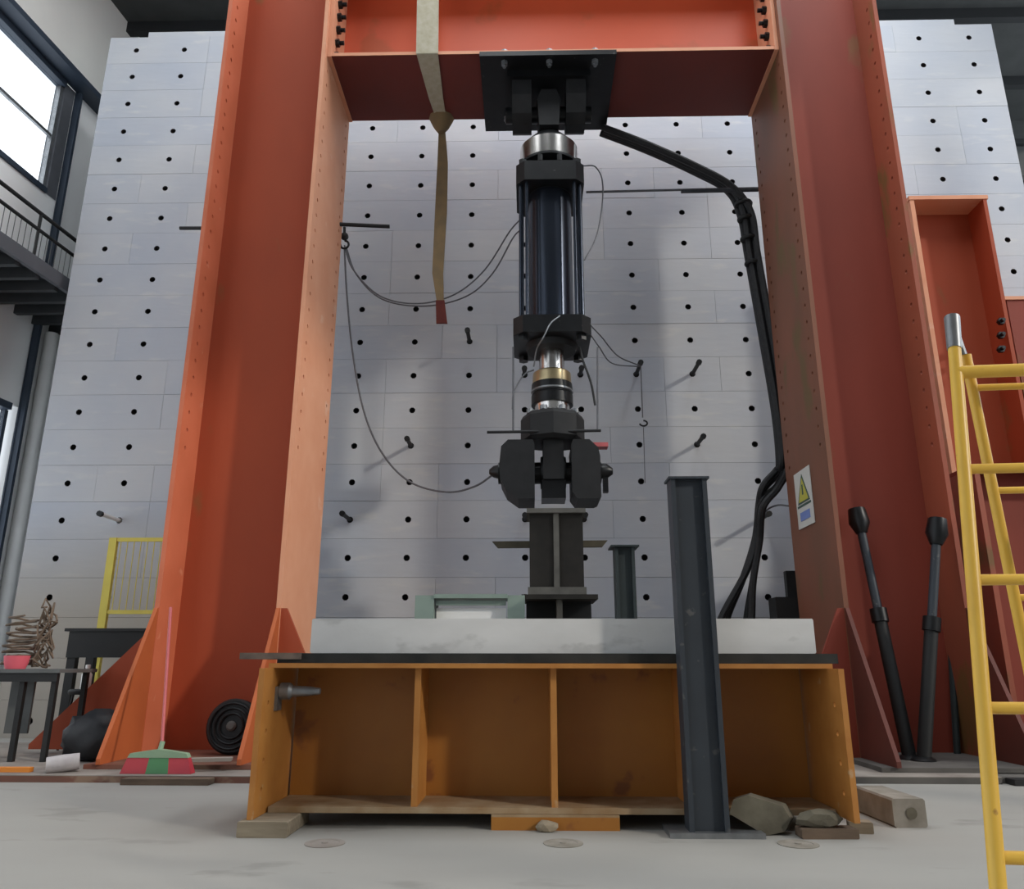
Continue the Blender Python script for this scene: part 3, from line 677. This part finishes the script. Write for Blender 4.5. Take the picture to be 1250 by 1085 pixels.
# rubble at right of post
c = at(925, 985, 5.24)
bm = bmesh.new(); r = random.Random(5)
pts = [(895, 966), (912, 961), (955, 974), (965, 990), (958, 1005), (935, 1010), (890, 983)]
o = MB(); cen = Vector((at(928, 1008, 5.2).x, 5.24, 0))
front = [at(x, y, 5.17)-cen for x, y in pts]; backp = [at(x+4, y-3, 5.27)-cen for x, y in pts]
zmin = min(p.z for p in front)
o.v = [(p.x, p.y, max(p.z-zmin, 0)) for p in front]+[(p.x, p.y, max(p.z-zmin, 0)) for p in backp]
n = len(pts); o._f(range(n)); o._f(range(2*n-1, n-1, -1))
for i in range(n): j = (i+1) % n; o._f((i, n+i, n+j, j))
cen.z = 0; o = o.build('rubble_slab', 'rubble', None, cen); tag(o, 'broken olive-grey concrete chunk leaning on the ochre beam, beside the post', 'rubble')
p = atz(1000, 1016, 0)
block_box('timber_offcut', 'flat dark timber offcut lying on the floor by the ochre beam', 'timber', atz(966, 1016, 0).x, atz(1033, 1016, 0).x, 5.08, 5.2, 0, .055, 'wood_dark', .03)
rock('rubble_lump', 'dusty concrete lump resting on the flat dark timber offcut', (atz(995, 1005, .05).x-.02, 5.14, .056), (.15, .055, .062), 9, 'rubble', 'rubble')
block_box('timber_wedge', 'small pale timber wedge at the right foot of the ochre beam', 'timber', atz(1022, 1008, 0).x, atz(1048, 1008, 0).x, 5.24, 5.34, 0, .065, 'wood', -.2)
rx0 = atz(1062, 1008, 0)
cb = block_box('concrete_block', 'grey cast concrete block with a round mark, right of the ochre beam', 'block', 2.29, 2.50, 5.43, 5.98, 0, .17, 'block_c', .03, .012)
MB().lathe([(.035, -.004), (.03, 0)], (.01, -.277, .085), 'y', 16).build('round_mark', 'rubble', cb)
# floor anchor covers
for i, (x, y, lb) in enumerate(((397, 1030, 'round anchor cover in the floor, left of the middle channel'), (688, 1030, 'round anchor cover in the floor in front of the rusty channel'), (975, 1031, 'round anchor cover in the floor in front of the timber offcut'))):
    p = atz(x, y, 0); o = MB().lathe([(.115, 0), (.115, .004), (.1, .006), (.085, .006), (.083, .003), (.02, .003), (.018, .009)], (0, 0, 0), 'z', 24).build('anchor_cover', 'block_c' if i != 0 else 'plinth_top', None, p); tag(o, lb, 'cover', 'anchor covers in the floor')

# ================================================================ PLINTHS / BASE RAILS
t = thing('base_rail', 'long rusty steel base rail under the left column', 'rail', (-5, 7.6, 0)); L = t.location.copy()
off(MB().box(-9, -1.95, 7.16, 7.2, .0, .052), L).build('front_web', 'plinth', t)
off(MB().box(-9, -1.95, 7.16, 9.95, .052, .058), L).build('top_plate', 'plinth_top', t)
off(MB().box(-9, -1.95, 9.9, 9.95, .0, .052), L).build('rear_web', 'plinth', t)
t = thing('base_rail', 'grey steel base rail under the right column', 'rail', (4.5, 8.4, 0)); L = t.location.copy()
off(MB().box(2.6, 4.05, 7.30, 7.34, 0, .052), L).build('front_web', 'plinth_grey', t)
off(MB().box(2.6, 9, 7.34, 9.95, 0, .052), L).build('rail_body', 'plinth_grey', t)
off(MB().box(2.6, 4.05, 7.30, 9.95, .052, .058), L).build('top_plate', 'plinth_top', t)

# ================================================================ RIGHT: second frame, props, ladder
CY0, CY1, CYW = 9.9, 10.75, 10.3
xl_, xr_ = at(1111, 245, CY0).x, at(1205, 245, CY0).x; zt_ = at(1150, 244, CY0).z
t = thing('steel_column', 'shorter orange steel H column with a flat cap plate behind the right column', 'column', ((xl_+xr_)/2, 10.3, .058)); L = t.location.copy()
off(MB().box(xl_, xl_+.06, CY0, CY1, .06, zt_), L).build('flange', 'salmon', t)
off(MB().box(xr_-.05, xr_, CY0, CY1, .06, zt_), L).build('flange', 'orange', t)
off(MB().box(xl_+.06, xr_-.05, CYW, CYW+.04, .06, zt_), L).build('web', 'orange', t)
off(MB().box(xl_-.01, xr_+.02, CY0-.01, CY1, zt_, zt_+.06), L).build('cap_plate', 'salmon', t)
# bracket beam bolted on its right
zb_ = at(1225, 366, CY0).z
t = thing('bracket_beam', 'dark red bolted steel bracket plate at the right edge, behind the yellow ladder', 'bracket', (xr_+.6, 10.2, .058)); L = t.location.copy()
off(MB().box(xr_+.03, xr_+1.4, CY0+.02, CY0+.08, .06, zb_), L).build('face_plate', 'orange_dark', t)
off(MB().box(xr_+.0, xr_+1.4, CY0-.0, CY1, zb_, zb_+.05), L).build('top_plate', 'salmon', t)
off(MB().box(xr_+.03, xr_+.09, CY0+.08, CY1, .06, zb_), L).build('side_plate', 'orange_dark', t)
for y in (393, 410, 427):
    p = at(1222, y, CY0); mb = MB(); bolt(mb, (p.x, CY0+.02, p.z), (0, -1, 0), .05, .05); bolt(mb, (p.x, CY0-.02, p.z), (0, -1, 0), .025, .06, 8); off(mb, L).build('bolt', 'black_steel', t)
# wide stiffened dark red panel low behind the ladder
xp0, xp1 = at(1150, 700, 9.2).x, at(1290, 700, 9.2).x
t = thing('red_girder', 'low dark red steel girder end behind the yellow ladder', 'girder', ((xp0+xp1)/2+.1, 9.4, .058)); L = t.location.copy()
x_ = 4.60
off(MB().box(5.2, 5.26, 8.95, 9.75, .06, 3.2), L).build('flange', 'red_brown', t)
off(MB().box(5.26, 6.6, 9.3, 9.34, .06, 3.2), L).build('web', 'orange_dark', t)
off(MB().box(6.6, 6.66, 8.95, 9.75, .06, 3.2), L).build('flange', 'red_brown', t)
off(MB().box(5.2, 6.66, 8.95, 9.75, 3.2, 3.25), L).build('top_plate', 'orange_dark', t)

def prop(label, a, b, head):
    a, b = Vector(a), Vector(b); t = thing('steel_prop', label, 'prop', a); ax = (b-a).normalized(); Ln = (b-a).length; mid = a+ax*Ln*.55
    off(MB().tube([a, mid], .065, 12), a).build('outer_tube', 'black_paint', t)
    off(MB().tube([mid-ax*.05, b-ax*.1], .045, 12), a).build('inner_tube', 'grey_post', t)
    off(MB().tube([mid-ax*.08, mid+ax*.06], .085, 12), a).build('collar', 'black_steel', t)
    off(MB().tube([b-ax*.28, b-ax*.16, b], [.06, .11, .09], 10), a).build('head', 'black_steel', t)
    off(MB().lathe([(.12, -.02), (.12, .03), (.08, .06)], (a.x, a.y, a.z), 'z', 14), a).build('foot', 'black_steel', t)
    return t
pz = .078
pa = atz(1112, 930, pz); prop('black steel prop leaning left against the right column web', pa, at(1046, 622, 8.62), 0)
pb = atz(1128, 932, pz); prop('black steel prop leaning right against the right column flange', pb, at(1145, 634, 8.2), 0)
t = MB().tube([atz(1182, 925, .085)+Vector((0, .2, 0)), at(1153, 655, 8.85)], .035, 8).build('steel_bar', 'green_post'); tag(t, 'slim dark steel bar leaning just behind the right-leaning prop', 'bar')
o = block_box('floor_plate', 'dark steel plate lying on the floor at the foot of the yellow ladder', 'plate', 4.1, 5.6, 7.2, 7.75, .0, .05, 'black_paint')

# yellow ladder (A-frame)
ld = thing('step_ladder', 'yellow steel trestle ladder standing at the right edge', 'ladder', (1.35, 1.9, 0))
D0 = 2.5
def cam_pt(px, py, d): return ray(px, py)*d+Vector((0, 0, CAMH))
p0 = cam_pt(1168, 455, D0); p4 = cam_pt(1216.5, 1047, D0*.748)
stp = (p4-p0)/4; tt = -p0.z/stp.z
ld.location = p0+stp*tt; L = ld.location.copy()
RD = Vector((1, -.09, 0)).normalized(); WD = .62
topp = p0-stp*.28
foot = p0+stp*(tt)+Vector((0, 0, .025))
off(MB().tube([foot, topp], .0195, 14), L).build('rail', 'yellow', ld)
off(MB().tube([foot+RD*WD, topp+RD*WD], .0195, 14), L).build('rail', 'yellow', ld)
for k in range(0, int(tt)+1):
    a = p0+stp*k; off(MB().tube([a, a+RD*WD], .0155 if k else .021, 12), L).build('rung', 'yellow', ld)
# rear frame
q0 = cam_pt(1183, 452, 2.56); q1 = cam_pt(1233, 700, 2.46)
qs = (q1-q0); qs = qs/abs(qs.z); qf = q0+qs*(q0.z-.02)
off(MB().tube([qf, q0-qs*.05], .0165, 12), L).build('rear_rail', 'yellow', ld)
off(MB().tube([qf+RD*WD, q0-qs*.05+RD*WD], .0165, 12), L).build('rear_rail', 'yellow', ld)
for k in range(6):
    a = q0+qs*(.06+.335*k)
    if a.z > .1: off(MB().tube([a, a+RD*WD], .011, 10), L).build('rear_rung', 'yellow', ld)
off(MB().tube([topp-stp*(-.02), topp-stp*.35], [.022, .024], 12), L).build('top_socket', 'bare', ld)
off(MB().tube([q0-qs*.05+Vector((-.01, 0, 0)), topp-stp*.25], .014, 10), L).build('hinge_arm', 'bare', ld)
for q in (foot, foot+RD*WD, qf, qf+RD*WD): off(MB().lathe([(.028, -.025 if q in (foot,) or True else 0), (.026, .03)], (q.x, q.y, q.z), 'z', 12), L).build('foot', 'black_paint', ld)

# warning sign on the right column's inner flange
xs = 3.263-.006
def sp(px, py):
    d = ray(px, py); Y = d.y*xs/d.x; return at(px, py, Y)
A, B, C_, D_ = sp(970, 577), sp(988, 572), sp(997, 640), sp(976, 645)
ys0, ys1 = min(B.y, C_.y), max(A.y, D_.y); zs0, zs1 = (C_.z+D_.z)/2, (A.z+B.z)/2
#print('sign', A, B, C_, D_)
ys0, ys1 = sum(p.y for p in (B, C_))/2, sum(p.y for p in (A, D_))/2
t = thing('warning_sign', 'white warning sign with a yellow triangle and blue panel on the right column', 'sign', (xs, (ys0+ys1)/2, zs0)); L = t.location.copy()
off(MB().box(xs-.008, xs, ys0, ys1, zs0, zs1), L).build('board', 'sign_white', t)
h = zs1-zs0; wy = ys1-ys0; ym = (ys0+ys1)/2
off(MB().prism([(ys0+.12*wy, zs0+.42*h), (ys1-.12*wy, zs0+.42*h), (ym, zs0+.93*h)], xs-.012, xs-.008, 'x'), L).build('triangle', 'sign_dark', t)
off(MB().prism([(ys0+.2*wy, zs0+.45*h), (ys1-.2*wy, zs0+.45*h), (ym, zs0+.86*h)], xs-.014, xs-.012, 'x'), L).build('triangle_field', 'sign_yellow', t)
off(MB().box(xs-.016, xs-.014, ym-.04*wy, ym+.04*wy, zs0+.56*h, zs0+.74*h), L).build('exclamation_stroke', 'sign_dark', t)
off(MB().box(xs-.012, xs-.008, ys0+.08*wy, ys1-.08*wy, zs0+.36*h, zs0+.40*h), L).build('divider', 'sign_dark', t)
off(MB().box(xs-.012, xs-.008, ys0+.2*wy, ys1-.2*wy, zs0+.12*h, zs0+.27*h), L).build('caption_panel', 'sign_blue', t)

# dark boxes beside the right column (behind the slab)
BYY = 9.85
xa_, xb_ = at(948, 740, BYY).x, at(978, 740, BYY).x
block_box('control_box', 'small black box standing behind the slab beside the right column', 'box', xa_, xb_+.1, BYY, BYY+.3, .06, at(960, 729, BYY).z, 'black_paint')
xa_, xb_ = at(961, 712, BYY+.4).x, at(973, 712, BYY+.4).x
block_box('upright_bar', 'short black upright bar behind the small black box', 'bar', xa_, xb_+.05, BYY+.4, BYY+.5, 0, at(965, 697, BYY+.4).z, 'black_paint')

# ================================================================ HOSES, CABLES, WALL RODS
def cable(name, label, cat, pts, r, mt, group=None, k=8, n=8):
    P = spline(pts, k); c = P[0].copy(); o = off(MB().tube(P, r, n), c).build(name, mt, None, c); return tag(o, label, cat, group)
HY = 9.78
hb = [(735, 155), (790, 176), (850, 203), (890, 226), (908, 258), (916, 310), (932, 400), (949, 500), (955, 562)]
offs = [(0, 0, 0), (4, 5, .05), (-3, 8, .10), (8, 2, -.05)]
for i, (dx, dy, dY) in enumerate(offs):
    s = [0, .4, .8, 1, 1, 1, .9, .5, .3]
    pts = [at(x+dx*(1.2 if j > 3 else .5), y+dy*(1 if j < 5 else .2), 9.72+.1*min(j, 4)/4+dY) for j, (x, y) in enumerate(hb)]
    tails = [[(948, 575), (930, 598), (925, 640), (915, 690), (881, 755), (870, 800)], [(950, 592), (931, 612), (926, 650), (921, 700), (912, 755), (909, 800)],
             [(948, 580), (929, 605), (923, 655), (908, 705), (888, 755), (880, 800)], [(951, 595), (932, 620), (928, 660), (920, 710), (918, 755), (914, 800)]][i]
    pts += [at(x, y, 10.0+dY+.3*(j > 1)) for j, (x, y) in enumerate(tails)]
    pts.append(Vector((pts[-1].x, pts[-1].y, .09)))
    cable('hydraulic_hose', ['topmost black hydraulic hose of the bundle at right of the actuator', 'second black hydraulic hose of the bundle, ending nearest the right column',
          'inner black hydraulic hose of the bundle, kinked behind the blue-grey post', 'rearmost black hydraulic hose of the bundle along the right column'][i], 'hose', pts, .046, 'rubber', 'hydraulic hoses')
# straps round the bundle
t = MB(); p = at(917, 245, 9.8)
for y, w_ in ((250, .12), (268, .11), (292, .11), (322, .1)):
    q = at(908+(y-250)*.15, y, 9.83); t.lathe([(w_, -.025), (w_+.01, 0), (w_, .025)], q, 'z', 14)
q = at(914, 270, 9.83); t = off(t, q).build('hose_binding', 'black_paint', None, q); tag(t, 'black binding straps wound round the hose bundle near the right column', 'strap')
# horizontal guy rods
def rodobj(name, label, cat, a, b, r, mt, group=None):
    a, b = Vector(a), Vector(b); o = off(MB().tube([a, b], r, 8), a).build(name, mt, None, a); return tag(o, label, cat, group)
rodobj('thin_rod', 'long thin steel rod running from the actuator to the right column', 'rod', at(716, 235, 9.75), at(926, 230, 9.75), .017, 'wire')
rodobj('thick_rod', 'short thick dark rod below the long thin rod beside the right column', 'rod', at(832, 234, 9.76), at(926, 232, 9.76), .03, 'hose_grey')
rodobj('bracket_rod', 'short dark horizontal rod sticking out of the left column at mid height', 'rod', at(410, 274, 9.55), at(476, 277, 9.76), .028, 'black_paint')
rodobj('bracket_rod', 'dark horizontal rod sticking out to the left of the left column', 'rod', at(220, 279, 9.6), at(262, 279, 9.6), .026, 'black_paint')
# hook block at left
hkY = 9.76
q = at(421, 290, hkY); t = thing('lifting_hook', 'small black hook hanging from the rod on the left column', 'hook', q); 
off(MB().tube([at(421, 278, hkY), at(421, 287, hkY)], .02, 8), q).build('shank', 'black_paint', t)
off(MB().lathe([(.03, -.035), (.055, -.02), (.055, .02), (.03, .035)], at(421, 289, hkY), 'y', 12), q).build('pulley', 'black_paint', t)
c = at(421, 299, hkY); off(MB().tube([c+Vector((.06*math.cos(a), 0, .06*math.sin(a))) for a in [PI*.5-2*PI*.75*i/14 for i in range(15)]], .016, 8), q).build('hook_bend', 'black_paint', t)
cable('sagging_cable', 'upper thin grey cable sagging from the hook to the actuator', 'cable', [at(x, y, Y) for x, y, Y in ((421, 300, 9.78), (432, 330, 9.8), (465, 362, 9.85), (510, 371, 9.85), (555, 360, 9.78), (592, 330, 9.6), (622, 284, 9.3), (636, 268, 9.15))], .011, 'wire', 'thin grey cables')
cable('sagging_cable', 'lower thin grey cable sagging from the hook to the actuator', 'cable', [at(x, y, Y) for x, y, Y in ((423, 302, 9.8), (436, 336, 9.84), (468, 366, 9.9), (520, 374, 9.9), (570, 362, 9.8), (602, 334, 9.6), (626, 292, 9.3), (637, 280, 9.15))], .011, 'wire', 'thin grey cables')
cable('long_cable', 'long thin cable hanging from the hook in a deep loop to the lower hinge', 'cable', [at(x, y, Y) for x, y, Y in ((421, 304, 9.78), (424, 360, 9.8), (431, 430, 9.85), (444, 500, 9.85), (466, 552, 9.8), (500, 588, 9.7), (545, 601, 9.5), (580, 594, 9.3), (606, 577, 9.1))], .013, 'wire', 'thin grey cables')
cable('loop_cable', 'thin grey cable looping beside the right of the cylinder', 'cable', [at(x, y, Y) for x, y, Y in ((712, 203, 9.2), (727, 204, 9.3), (736, 222, 9.4), (735, 255, 9.4), (728, 290, 9.3), (714, 318, 9.15))], .009, 'wire', 'thin grey cables')
cable('sensor_wire', 'upper thin wire from the lower cylinder cap to a wall pin', 'wire', [at(x, y, Y) for x, y, Y in ((722, 398, 9.3), (735, 412, 9.8), (755, 435, 10.4), (782, 447, 10.66))], .009, 'wire', 'thin grey cables')
cable('sensor_wire', 'lower thin wire from the lower cylinder cap to a wall pin', 'wire', [at(x, y, Y) for x, y, Y in ((722, 410, 9.3), (732, 424, 9.8), (748, 444, 10.4), (782, 448, 10.68))], .009, 'wire', 'thin grey cables')
cable('sensor_wire', 'black wire bowed from the lower cap to the right guide rod', 'wire', [at(x, y, Y) for x, y, Y in ((708, 424, 8.75), (712, 440, 8.68), (722, 468, 8.66), (727, 495, 8.66))], .014, 'black_paint', 'thin grey cables')
cable('sensor_wire', 'grey wire bowed from the rod collar to the left guide rod', 'wire', [at(x, y, Y) for x, y, Y in ((652, 452, 8.85), (640, 458, 8.78), (628, 478, 8.66), (626, 500, 8.66))], .009, 'wire', 'thin grey cables')
cable('sensor_wire', 'pale thin wire slung across the front of the lower cylinder cap', 'wire', [at(x, y, Y) for x, y, Y in ((684, 386, 8.52), (672, 396, 8.5), (664, 412, 8.5), (656, 426, 8.66), (652, 448, 8.8))], .009, 'bare', 'thin grey cables')
cable('cable', 'slim grey cable linking the hose bundle to the right column', 'cable', [at(x, y, Y) for x, y, Y in ((964, 618, 9.8), (950, 617, 9.9), (938, 622, 10.1), (930, 632, 10.5))], .012, 'wire', 'thin grey cables')
# hanging line with hook from a wall pin
HP = Vector((WX0+10*G, 10.68, WZ0-11*RH-.03)); q = HP; t = thing('hook_line', 'thin vertical line with a small hook hanging from a wall pin', 'line', q)
off(MB().tube([HP, at(785, 510, 10.68)], .009, 6), q).build('upper_line', 'wire', t)
off(MB().tube([at(786, 522, 10.75), at(788, 590, 10.75)], .006, 6), q).build('lower_line', 'wire', t)
c = at(786, 517, 10.75); off(MB().tube([c+Vector((.055*math.cos(a), 0, .04*math.sin(a))) for a in [PI*.5-2*PI*.72*i/12 for i in range(13)]], .013, 8), q).build('hook', 'black_paint', t)
# pins stuck in the sleeves
def pin(c, r, ln, label, mt='charcoal', tip=None):
    x = WX0+c*G; z = WZ0-r*RH; o = Vector((x, WY-ln, z)); t = thing('wall_pin', label, 'pin', (x, WY-ln, z), 'steel pins in the perforated wall')
    off(MB().tube([(x, WY+.11, z), (x, WY-ln+.06, z)], .03, 10), o).build('shaft', mt, t)
    off(MB().tube([(x, WY-ln+.06, z), (x, WY-ln, z)], .042, 8), o).build('head', tip or 'black_paint', t)
pin(11, 11, .5, 'steel pin in the perforated wall, right of the hanging hook line')
pin(10, 11, .5, 'steel pin in the perforated wall carrying the hanging hook line')
pin(11, 13, .45, 'steel pin in the perforated wall just above the blue-grey post')
pin(7, 10, .45, 'steel pin in the wall between the sling and the lower cylinder cap')
pin(6, 13, .4, 'steel pin in the wall inside the deep loop of cable')
pin(5, 15, .5, 'steel pin in the wall close to the left column, low down')
pin(1, 15, .55, 'white-sleeved steel pin in the wall above the yellow cage', 'white')
pin(8, 11, .3, 'short steel pin in the wall left of the load cell')
pin(9, 11, .3, 'short steel pin in the wall right of the load cell')
pin(12, 15, .4, 'steel pin in the wall holding the hydraulic hoses')
pin(8, 15, .35, 'steel pin in the wall at the top left of the dusty stub')
pin(9, 15, .35, 'steel pin in the wall at the top right of the dusty stub')

# ================================================================ LEFT CLUTTER
# yellow cage/guard panel
CYY = 10.2
gx0, gx1 = at(134, 700, CYY).x, at(215, 700, CYY).x
zt_, zb_ = at(134, 657, CYY).z, at(134, 748, CYY).z
t = thing('mesh_guard', 'yellow steel guard frame with vertical bars behind the left column', 'guard', (gx0, CYY, 0)); L = t.location.copy()
off(MB().box(gx0-.05, gx0+.05, CYY-.03, CYY+.03, .0, zt_), L).build('post', 'yellow_pale', t)
off(MB().box(gx1-.05, gx1+.05, CYY-.03, CYY+.03, .0, zt_), L).build('post', 'yellow_pale', t)
off(MB().box(gx0+.05, gx1-.05, CYY-.02, CYY+.02, zt_-.05, zt_), L).build('top_rail', 'yellow_pale', t)
off(MB().box(gx0+.05, gx1-.05, CYY-.02, CYY+.02, zb_-.02, zb_+.03), L).build('bottom_rail', 'yellow_pale', t)
x = gx0+.1
while x < gx1-.05:
    off(MB().tube([(x, CYY, zb_), (x, CYY, zt_-.02)], .006, 5), L).build('bar', 'yellow_pale', t); x += .09
off(MB().prism([(gx0-.05, .0), (gx0-.32, .0), (gx0-.05, .6)], CYY-.02, CYY+.02, 'y'), L).build('foot_brace', 'yellow_pale', t)

# tall black stand
TY = 9.35; x0, x1 = at(84, 780, TY).x, at(190, 780, TY).x; zt_ = at(100, 771, TY).z
t = thing('steel_stand', 'tall black steel stand with a deep apron behind the left gusset', 'stand', ((x0+x1)/2, TY+.3, .058)); L = t.location.copy()
off(MB().box(x0-.05, x1+.05, TY-.02, TY+.55, zt_, zt_+.035), L).build('top', 'black_paint', t)
off(MB().box(x0, x1, TY, TY+.03, at(100, 803, TY).z, zt_), L).build('apron', 'black_paint', t)
for xx in (x0, x1-.1):
    for yy in (TY+.03, TY+.43): off(MB().box(xx, xx+.1, yy, yy+.08, .06, zt_), L).build('leg', 'black_paint', t)
off(MB().box(x0+.1, x1-.1, TY+.03, TY+.08, at(100, 872, TY).z, at(100, 866, TY).z), L).build('stretcher', 'black_paint', t)

# grey work table
TY = 8.0; x0, x1 = at(-20, 830, TY).x, at(72, 830, TY).x; zt_ = .93
t = thing('work_table', 'low grey steel work table at the left edge, tools on it', 'table', ((x0+x1)/2, TY+.3, .058)); L = t.location.copy()
off(MB().box(x0, x1, TY, TY+.7, zt_-.035, zt_), L).build('top', 'grey_table', t)
off(MB().box(x0+.03, x1-.03, TY+.02, TY+.05, zt_-.12, zt_-.035), L).build('apron', 'black_paint', t)
for xx in (x0+.05, x1-.42, x1-.1):
    off(MB().box(xx, xx+.05, TY+.05, TY+.10, .06, zt_-.035), L).build('leg', 'black_paint', t)
off(MB().box(x1-.1, x1-.05, TY+.6, TY+.65, .06, zt_-.035), L).build('leg', 'black_paint', t)
off(MB().box(x0+.1, x1-.42, TY+.3, TY+.33, .3, .85), L).build('side_panel', 'grey_table', t)
# stools / clutter between
p = at(58, 830, 8.55)
t = thing('bar_stool', 'small black stool frame between the grey table and the black stand', 'stool', (p.x+.12, 9.12, .058)); L = t.location.copy(); sxx = p.x+.12
off(MB().lathe([(.17, .60), (.18, .62), (.18, .64), (.16, .655)], (sxx, 9.12, .05), 'z', 18), L).build('seat', 'black_paint', t)
for a in range(4):
    an = PI/4+a*PI/2; off(MB().tube([(sxx+.12*math.cos(an), 9.12+.12*math.sin(an), .66), (sxx+.2*math.cos(an), 9.12+.2*math.sin(an), .07)], .014, 8), L).build('leg', 'black_paint', t)
off(MB().tube([(sxx+.17*math.cos(a*PI/8), 9.12+.17*math.sin(a*PI/8), .3) for a in range(17)], .009, 6), L).build('foot_ring', 'black_paint', t)
# white bottle and pieces
p = at(70, 858, 8.95)
t = thing('white_bottle', 'small white plastic bottle standing on the black stool', 'bottle', (sxx, 9.1, .706)); 
MB().lathe([(.05, 0), (.055, .02), (.055, .16), (.025, .2), (.022, .23)], (0, 0, 0), 'z', 14).build('body', 'white', t)
MB().lathe([(.027, .23), (.027, .26), (.02, .265)], (0, 0, 0), 'z', 12).build('cap', 'wall_white', t)
# twisted wire bunch on the grey table
rw = random.Random(11)
base = Vector((at(52, 800, 8.3).x, 8.3, zt_+.002))
P = []
for i in range(90):
    a = i*.9; h = .02+.62*(i/90); rr = .10-.04*(i/90)+.03*math.sin(i*.37); P.append(base+Vector((rr*math.cos(a)*rw.uniform(.5, 1.1), rr*math.sin(a)*rw.uniform(.5, 1.1), h+rw.uniform(-.09, .09)*(.2+min(1, i/15)))))
o = off(MB().tube(P, .011, 6), base).build('wire_bundle', 'twig', None, base); tag(o, 'tall bundle of rusty twisted wire standing on the grey work table', 'wire')
base = Vector((at(24, 800, 8.3).x, 8.35, zt_+.002)); P = []
for i in range(70):
    a = i*.8; P.append(base+Vector((.2*math.cos(a)*rw.uniform(.5, 1.1), .12*math.sin(a)*rw.uniform(.5, 1.1), .02+.5*(i/70)+rw.uniform(0, .03))))
o = off(MB().tube(P, .012, 6), base).build('wire_bundle', 'twig', None, base); tag(o, 'low heap of tangled wire at the far left of the grey work table', 'wire')
q = Vector((at(22, 790, 8.08).x, 8.1, zt_+.002)); o = MB().lathe([(.09, 0), (.11, .06), (.12, .13), (.10, .13), (.08, .03)], (0, 0, 0), 'z', 16).build('pink_bowl', 'pink', None, q); tag(o, 'pink plastic bowl on the grey work table at the far left', 'bowl')

# black plastic bag, silver roll, orange stick on the rail
q = atz(103, 932, .058); o = rock('plastic_bag', 'slumped black plastic bag against the left gusset', (q.x-.02, 8.2, .06), (.36, .2, .27), 21, 'black_plastic', 'bag', 3)
for p_ in o.data.polygons: p_.use_smooth = True
q = atz(105, 936, .058); t = thing('foil_roll', 'short silvery rolled cloth on the base rail beside the left gusset', 'roll', (q.x, 7.36, .13))
o = MB().lathe([(.03, -.13), (.07, -.13), (.075, 0), (.07, .13), (.03, .13)], (0, 0, 0), 'x', 16).build('roll', 'silver', t); o.rotation_euler = (0, -.1, .5)
q = atz(36, 937, .058); o = MB().box(-.25, .22, -.03, .03, 0, .04).build('orange_bar', 'orange_plastic', None, (q.x, 7.35, .059)); tag(o, 'bright orange plastic bar on the base rail at the far left', 'bar')

# broom
t = thing('broom', 'broom with a pink handle and red and green head leaning on the left column', 'broom', (0, 0, 0))
hc = atz(195, 935, .062); hc.y = 7.32; hc = Vector((at(195, 925, 7.3).x, 7.3, .06)); t.location = hc
hw = (at(238, 930, 7.3).x-at(152, 930, 7.3).x)/2
seg = [(-hw, -.62*hw, 'red_plastic'), (-.62*hw+.0, -.30*hw, 'red_plastic'), (-.30*hw, .36*hw, 'green_plastic'), (.36*hw, .95*hw, 'red_plastic')]
seg = [(-hw, -.28*hw, 'red_plastic'), (-.28*hw, .36*hw, 'green_plastic'), (.36*hw, hw, 'red_plastic')]
for a, b, mt in seg:
    ia = a*.86; ib = b*.86
    MB().hexa([(a, -.05, 0), (b, -.05, 0), (b, .05, 0), (a, .05, 0), (ia, -.03, .13), (ib, -.03, .13), (ib, .03, .13), (ia, .03, .13)]).build('bristles', mt, t)
MB().prism([(-.86*hw, .13), (.86*hw, .13), (.8*hw, .165), (.25*hw, .19), (.0, .2), (-.25*hw, .19), (-.8*hw, .165)], -.035, .035, 'y').build('head_block', 'green_pale', t)
MB().cyl((.0, 0, .19), (.005, .02, .26), .022, 10).build('socket', 'green_pale', t)
tp = at(209, 742, 7.8)-hc
MB().tube([(.003, .015, .24), tp], .0145, 10).build('handle', 'pink_handle', t)

# spoked dark wheel leaning on the web
q = at(267, 905, 8.0); cx, cz = q.x, .36
t = thing('cable_reel', 'dark round ribbed wheel leaning against the foot of the left column', 'wheel', (cx, 8.35, .1))
o1 = MB().lathe([(.25, -.06), (.27, -.04), (.27, .04), (.25, .06)], (0, 0, .27), 'y', 28).build('rim', 'charcoal', t)
for r_ in (.22, .17, .12): MB().tube([(r_*math.cos(a*PI/14), -.07, .27+r_*math.sin(a*PI/14)) for a in range(29)], .012, 6).build('rib', 'black_steel', t)
MB().lathe([(.03, -.1), (.05, -.08), (.05, -.05)], (0, 0, .27), 'y', 12).build('hub', 'plinth_grey', t)
for c_ in t.children: c_.rotation_euler.x = -.12
# boards on the rail
q = atz(222, 950, .06)
block_box('board', 'grey board jutting forward over the rusty rail under the broom', 'board', atz(162, 950, .03).x, atz(268, 950, .03).x, 7.02, 7.15, 0, .05, 'wood_dark')
block_box('board', 'short grey board lying flat behind the broom head', 'board', atz(232, 940, .06).x, atz(285, 940, .06).x, 7.42, 7.52, .14, .17, 'plinth_top', .25)
